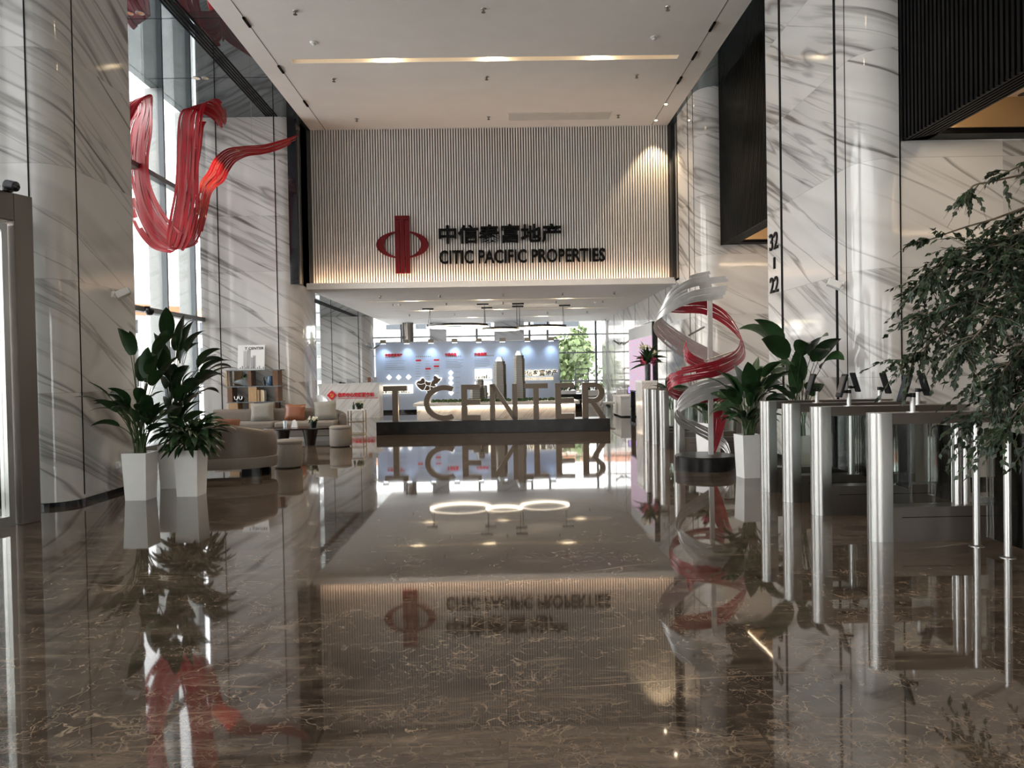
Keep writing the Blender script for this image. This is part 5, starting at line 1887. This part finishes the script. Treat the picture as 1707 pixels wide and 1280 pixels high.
# big tree on the right
rnd = random.Random(42)
tr = thing('indoor_tree', 'large leafy indoor tree leaning in from the right edge over the turnstiles', 'tree', (4.35, 4.55, 0))
TO = Vector((4.35, 4.55, 0))
MB().lathe([(0, 0), (.26, 0), (.34, .55), (.31, .55), (.30, .48), (0, .48)], n=32).build('pot', 'pot_white', tr, smooth=True, angle=40)
MB().lathe([(0, .485), (.30, .485)], n=24).build('soil', 'soil', tr)
MB().tube([(0, 0, .48), (.04, .03, 1.0), (-.03, 0, 1.5), (.02, .02, 2.1), (0, 0, 2.9)], [.06, .05, .045, .035, .015], 10).build('trunk', 'bark', tr, smooth=True)
BR = [((1990, 470, 4.6), (1800, 300, 4.6), (1640, 305, 4.5), (1618, 322, 4.5)), ((1990, 480, 4.6), (1800, 340, 4.7), (1640, 370, 4.6), (1535, 405, 4.6)), ((1990, 420, 4.6), (1830, 250, 4.6), (1740, 262, 4.5), (1672, 290, 4.4)),
      ((1990, 500, 4.6), (1800, 370, 4.4), (1650, 410, 4.3), (1548, 455, 4.3)), ((1990, 500, 4.6), (1800, 400, 4.8), (1640, 440, 4.8), (1535, 480, 4.9)), ((1990, 540, 4.6), (1800, 450, 4.4), (1640, 490, 4.4), (1545, 530, 4.4)),
      ((1990, 540, 4.6), (1800, 470, 4.7), (1640, 510, 4.6), (1516, 600, 4.6)), ((1990, 560, 4.6), (1800, 480, 4.2), (1690, 500, 4.1), (1600, 590, 4.1)), ((1990, 560, 4.6), (1850, 500, 4.9), (1720, 520, 5.0), (1610, 570, 5.0)),
      ((1990, 600, 4.6), (1850, 540, 4.5), (1720, 570, 4.4), (1650, 650, 4.4)), ((1990, 620, 4.6), (1850, 570, 4.7), (1720, 620, 4.7), (1612, 710, 4.7)), ((1990, 640, 4.6), (1850, 600, 4.3), (1740, 640, 4.3), (1670, 720, 4.3)),
      ((1990, 560, 4.6), (1850, 450, 4.3), (1740, 420, 4.2), (1640, 460, 4.2)), ((1990, 520, 4.6), (1850, 420, 5.0), (1740, 440, 5.1), (1620, 490, 5.1)), ((1990, 580, 4.6), (1850, 520, 4.6), (1760, 540, 4.5), (1690, 610, 4.5)),
      ((1990, 480, 4.6), (1850, 370, 4.3), (1740, 380, 4.3), (1660, 420, 4.3)), ((1990, 450, 4.6), (1850, 330, 4.9), (1750, 340, 5.0), (1650, 385, 5.0)), ((1990, 650, 4.6), (1880, 620, 4.6), (1790, 660, 4.6), (1730, 735, 4.6)),
      ((1990, 560, 4.6), (2100, 430, 4.3), (2230, 470, 4.0), (2300, 560, 4.0)), ((1990, 520, 4.6), (2080, 380, 4.9), (2180, 420, 5.3), (2260, 520, 5.5)), ((1990, 480, 4.6), (1980, 330, 4.1), (1960, 360, 3.7), (1940, 470, 3.5)), ((1990, 480, 4.6), (2000, 300, 5.1), (1990, 340, 5.6), (1970, 450, 5.9))]
wood, fol = MB(), MB()
def tree_leaf(p, d, s):
    """small lobed leaf hanging from a twig"""
    d = (d + Vector((rnd.gauss(0, .5), rnd.gauss(0, .5), rnd.gauss(-.55, .35)))).normalized()
    a = d.cross(Vector((rnd.gauss(0, .6), rnd.gauss(0, .6), 1))).normalized()
    nn = a.cross(d)
    q = [p, p + d * s * .28 + a * s * .27, p + d * s * .50 + a * s * .30 - nn * s * .04, p + d * s * .62 + a * s * .16, p + d * s - nn * s * .10,
         p + d * s * .62 - a * s * .16, p + d * s * .50 - a * s * .30 - nn * s * .04, p + d * s * .28 - a * s * .27]
    fol.add(q, [(0, 1, 3, 4), (1, 2, 3), (0, 4, 5, 7), (7, 5, 6)])
for bi, br in enumerate(BR):
    pts = [tuple(at(*q) - TO) for q in br]
    cv = [Vector(q) for q in catmull(pts, 10)]
    wood.tube(cv, [.010 * (1 - .85 * i / (len(cv) - 1)) + .002 for i in range(len(cv))], 6)
    sparse = bi in (0, 1, 2)
    nt = 13 if sparse else 46
    for k in range(nt):
        u = (rnd.random() ** .8 * .72 + .28) * (len(cv) - 1)
        i = min(int(u), len(cv) - 2)
        p = cv[i].lerp(cv[i + 1], u - i)
        out = (cv[i + 1] - cv[i]).normalized()
        side = Vector((rnd.gauss(0, .7), rnd.gauss(0, .8), rnd.gauss(-.15, .45)))
        d = (out * .7 + side).normalized()
        ln = rnd.uniform(.12, .34) * (.8 if sparse else 1)
        tw = [p, p + d * ln * .5 + Vector((0, 0, .01)), p + d * ln + Vector((0, 0, -.05))]
        wood.tube(tw, [.003, .002, .001], 4)
        for j in range(14 if not sparse else 10):
            v = min(1.0, (j + rnd.random()) / 14)
            b = tw[0].lerp(tw[1], v * 2) if v < .5 else tw[1].lerp(tw[2], v * 2 - 1)
            tree_leaf(b, d, rnd.uniform(.034, .058))
    for j in range(14):
        tree_leaf(cv[-1 - j % 3], (cv[-1] - cv[-2]).normalized(), rnd.uniform(.035, .055))
wood.build('branches', 'bark', tr, smooth=True)
fol.build('leaves', 'leaf_tree', tr)

# ------------------------------------------------------------------ right side at the back
t = thing('video_wall', 'tall free-standing video screen with a pink map picture on the right at the back', 'screen', (3.52, 18.6, 0))
MB().box(0, -1.55, .86, .12, 1.55, 2.56).build('housing', 'black_gloss', t)
MB().box(-.012, -1.53, .90, 0, 1.53, 2.24).build('screen', 'video_screen', t)
MB().box(-.012, -1.53, 2.24, 0, 1.53, 2.54).build('header_panel', 'print_pale', t)
MB().box(.0, -1.5, 0, .12, -1.4, .86).box(0, 1.4, 0, .12, 1.5, .86).box(0, -1.5, .0, .12, 1.5, .04).build('stand', 'black_gloss', t)
t = thing('reception_desk', 'low white desk by the right wall at the back', 'desk', (3.95, 22.6, 0))
MB().box(-.30, -.1, .04, .34, 1.5, .60).build('body', 'white_paint', t)
MB().box(-.32, -.12, .60, .36, 1.52, .645).build('top', 'white_paint', t, bevel=.005)
MB().box(-.28, -.08, 0, .32, 1.45, .04).build('plinth', 'black_gloss', t)
t = thing('desk_monitor', 'small dark monitor with a violet screen on the low white desk', 'monitor', (4.05, 22.7, .645))
MB().box(-.1, -.06, 0, .1, .06, .012).box(-.02, -.015, .012, .02, .015, .1).build('stand', 'black_plastic', t)
MB().box(-.16, -.02, .07, .16, .02, .29).build('body', 'black_plastic', t)
MB().box(-.145, -.023, .085, .145, -.0205, .275).build('screen', 'monitor_glow', t)
t = thing('shell_chair', 'white oval-backed chair at the low white desk', 'chair', (3.36, 23.3, 0))
mb = MB()
rows = []
for i in range(11):
    v = -1 + 2 * i / 10
    w = .24 * math.sqrt(max(.02, 1 - v * v))
    rows.append([(-.02 + .10 * (v * .5 + .5) ** 2 + .06 * (u * u), u * w, .62 + v * .30) for u in [-1 + 2 * k / 8 for k in range(9)]])
grid_face(mb, [[(x - .25 + .0, y, z) for x, y, z in r] for r in rows])
o = mb.build('backrest', 'pot_white', t, smooth=True, angle=180)
s_ = o.modifiers.new('thickness', 'SOLIDIFY')
s_.thickness = .025
MB().lathe([(0, .38), (.22, .38), (.24, .42), (.2, .45), (0, .45)], n=24).build('seat', 'pot_white', t, smooth=True)
for a in (45, 135, 225, 315):
    c, s = math.cos(math.radians(a)), math.sin(math.radians(a))
    MB().tube([(.14 * c, .14 * s, .39), (.22 * c, .22 * s, 0)], .012, 8).build('leg', 'bright_steel', t)
t = thing('red_pylon', 'small red upright stand by the back window', 'stand', (4.02, 30.1, 0))
MB().box(-.11, -.15, 0, .08, .15, .52).build('red_panel', 'sign_red', t)
MB().box(.08, -.16, 0, .22, .16, .5).build('white_side', 'white_paint', t)
t = thing('ladder_rack', 'tall open metal rack in front of the back window', 'rack', (3.32, 30.3, 0))
mb = MB()
for x in (-.27, .27):
    for y in (-.12, .12):
        mb.box(x - .015, y - .015, 0, x + .015, y + .015, 1.52)
mb.build('posts', 'facade_frame', t)
for z in (.55, 1.0, 1.3, 1.52):
    MB().box(-.29, -.14, z - .02, .29, .14, z + .02).build('shelf', 'facade_frame', t)
for (x, lb) in ((2.55, 'low white trough with a clipped hedge behind the letter E'), (3.62, 'low white trough with a clipped hedge behind the letter R')):
    t = thing('planter_trough', lb, 'planter', (x, 29.4, 0), 0, 'hedge troughs at the back window')
    MB().box(-.42, -.2, 0, .42, .2, .62).box(-.44, -.21, .62, .44, .21, .66).build('trough', 'white_paint', t)
    MB().box(-.42, -.203, .40, .42, -.2, .43).build('dark_stripe', 'black_matte', t)
    mb = MB()
    rnd = random.Random(int(x * 10))
    for k in range(9):
        leaf_ball(mb, (-.36 + k * .09, 0, .78), .15, 70, .06, rnd)
    mb.build('hedge', 'hedge_green', t)
t = thing('dark_sofa', 'low dark seat at the back window beside the display table', 'seat', (2.75, 28.4, 0))
MB().box(-.5, -.3, .1, .5, .3, .34).build('seat', 'black_plastic', t, bevel=.03)
MB().box(-.5, .2, .34, .5, .3, .55).build('backrest', 'black_plastic', t, bevel=.03)
MB().box(-.45, -.25, 0, .45, .25, .1).build('plinth', 'black_matte', t)

# ------------------------------------------------------------------ fittings on the walls
def wall_camera(label, x, y, z, sx):
    t = thing('wall_camera', label, 'camera', (x, y, z), 0, 'white wall cameras')
    MB().box(0, -.04, -.04, sx * .02, .04, .04).build('wall_plate', 'white_paint', t)
    MB().tube([(sx * .02, 0, 0), (sx * .10, -.01, -.0)], .014, 8).build('arm', 'white_paint', t)
    R = Matrix.Rotation(math.radians(-28) * sx, 3, 'Y') @ Matrix.Rotation(math.radians(18) * sx, 3, 'Z')
    b = MB().rbox((sx * .15, -.04, .01), (.17, .10, .09), R).build('body', 'white_paint', t, bevel=.012)
    MB().rbox(Vector((sx * .15, -.04, .01)) + R @ Vector((sx * .086, 0, 0)), (.006, .07, .06), R).build('lens', 'black_gloss', b)
wall_camera('white box camera on the left marble pillar above the planters', -4.93, 9.5, 2.53, 1)
wall_camera('white box camera on the right marble pillar above the turnstiles', 4.33, 9.21, 2.46, -1)
t = thing('dome_camera', 'black dome camera on the window frame above the planters', 'camera', (-6.84, 14.45, 2.80))
MB().cyl(0.0, 0, -.02, .05, .05, 16).build('base', 'black_plastic', t)
mb = MB()
mb.lathe([(0, -.13), (.05, -.12), (.085, -.07), (.09, -.03), (.07, 0), (0, 0)], .04, 0, 18)
mb.build('dome', 'black_gloss', t, smooth=True)
t = thing('wall_socket', 'small white socket plate low on the left marble pillar', 'socket', (-4.93, 9.51, .35))
MB().box(0, -.05, -.04, .02, .05, .04).build('plate', 'white_paint', t, bevel=.004)
MB().box(.02, -.02, -.02, .05, .03, .02).build('plug', 'white_paint', t, bevel=.004)
def twin_head(label, x, y, z, rz):
    t = thing('emergency_light', label, 'emergency light', (x, y, z), rz, 'twin-head emergency lights')
    MB().box(-.05, 0, -.06, .05, .05, .04).build('box', 'grey_slat', t)
    for s in (-1, 1):
        MB().rbox((s * .13, -.01, .045), (.22, .07, .055), Matrix.Rotation(-s * math.radians(32), 3, 'Y')).build('head', 'facade_frame', t, bevel=.01)
twin_head('grey twin-head emergency light at the edge of the back left pillar', -4.60, 26.75, 2.40, 0)
twin_head('grey twin-head emergency light on the right wall near the video screen', 4.25, 26.3, 2.40, 0)
MB_ = MB().box(-4.71, 26.79, 2.36, -4.60, 26.86, 2.42).build('bracket', 'grey_slat')
MB_['kind'] = 'structure'
MB_.name = 'trim_10'

# ------------------------------------------------------------------ glass entrance on the left
ang = math.atan2(.35, .937)
dr = bpy.data.objects.new('door_1', None)
COL.objects.link(dr)
dr.location = (-4.77, 7.67, 0)
dr.rotation_euler = (0, 0, -ang)
dr['kind'] = 'structure'
MB().box(-.22, -.20, 0, 0, 0, 3.33).build('post', 'steel_satin', dr, bevel=.008)
MB().box(-.22, -5.2, 3.05, 0, -.20, 3.33).build('header', 'steel_satin', dr, bevel=.008)
MB().box(-.16, -.30, 0, -.05, -.24, 3.02).box(-.16, -2.2, 2.95, -.05, -.30, 3.02).box(-.16, -2.2, 0, -.05, -.30, .10).box(-.16, -2.2, 0, -.05, -2.12, 3.02).build('door_frame', 'steel', dr)
MB().box(-.112, -2.12, .10, -.10, -.30, 2.95).build('pane', 'clear_glass', dr)
MB().box(-.16, -4.2, 0, -.05, -2.26, .10).box(-.16, -4.2, 2.95, -.05, -2.26, 3.02).box(-.16, -4.2, 0, -.05, -4.1, 3.02).build('door_frame', 'steel', dr)
MB().box(-.112, -4.1, .10, -.10, -2.26, 2.95).build('pane', 'clear_glass', dr)
MB().box(-2.4, -.20, 3.05, -.22, -.05, 3.33).box(-2.1, -.14, 0, -.22, -.12, 3.05, 1).build('side_frame', ['steel_satin', 'clear_glass'], dr)
t = thing('sensor_camera', 'dark round camera on top of the steel door frame', 'camera', (-4.86, 7.42, 3.33))
MB().cyl(0, 0, 0, .05, .05, 16).build('base', 'black_plastic', t)
MB().tube([(0, 0, .06), (.10, -.02, .04)], [.055, .05], 14).build('body', 'black_plastic', t, smooth=True)
MB().tube([(.10, -.02, .04), (.13, -.03, .03)], [.045, .02], 14).build('lens', 'black_gloss', t, smooth=True)
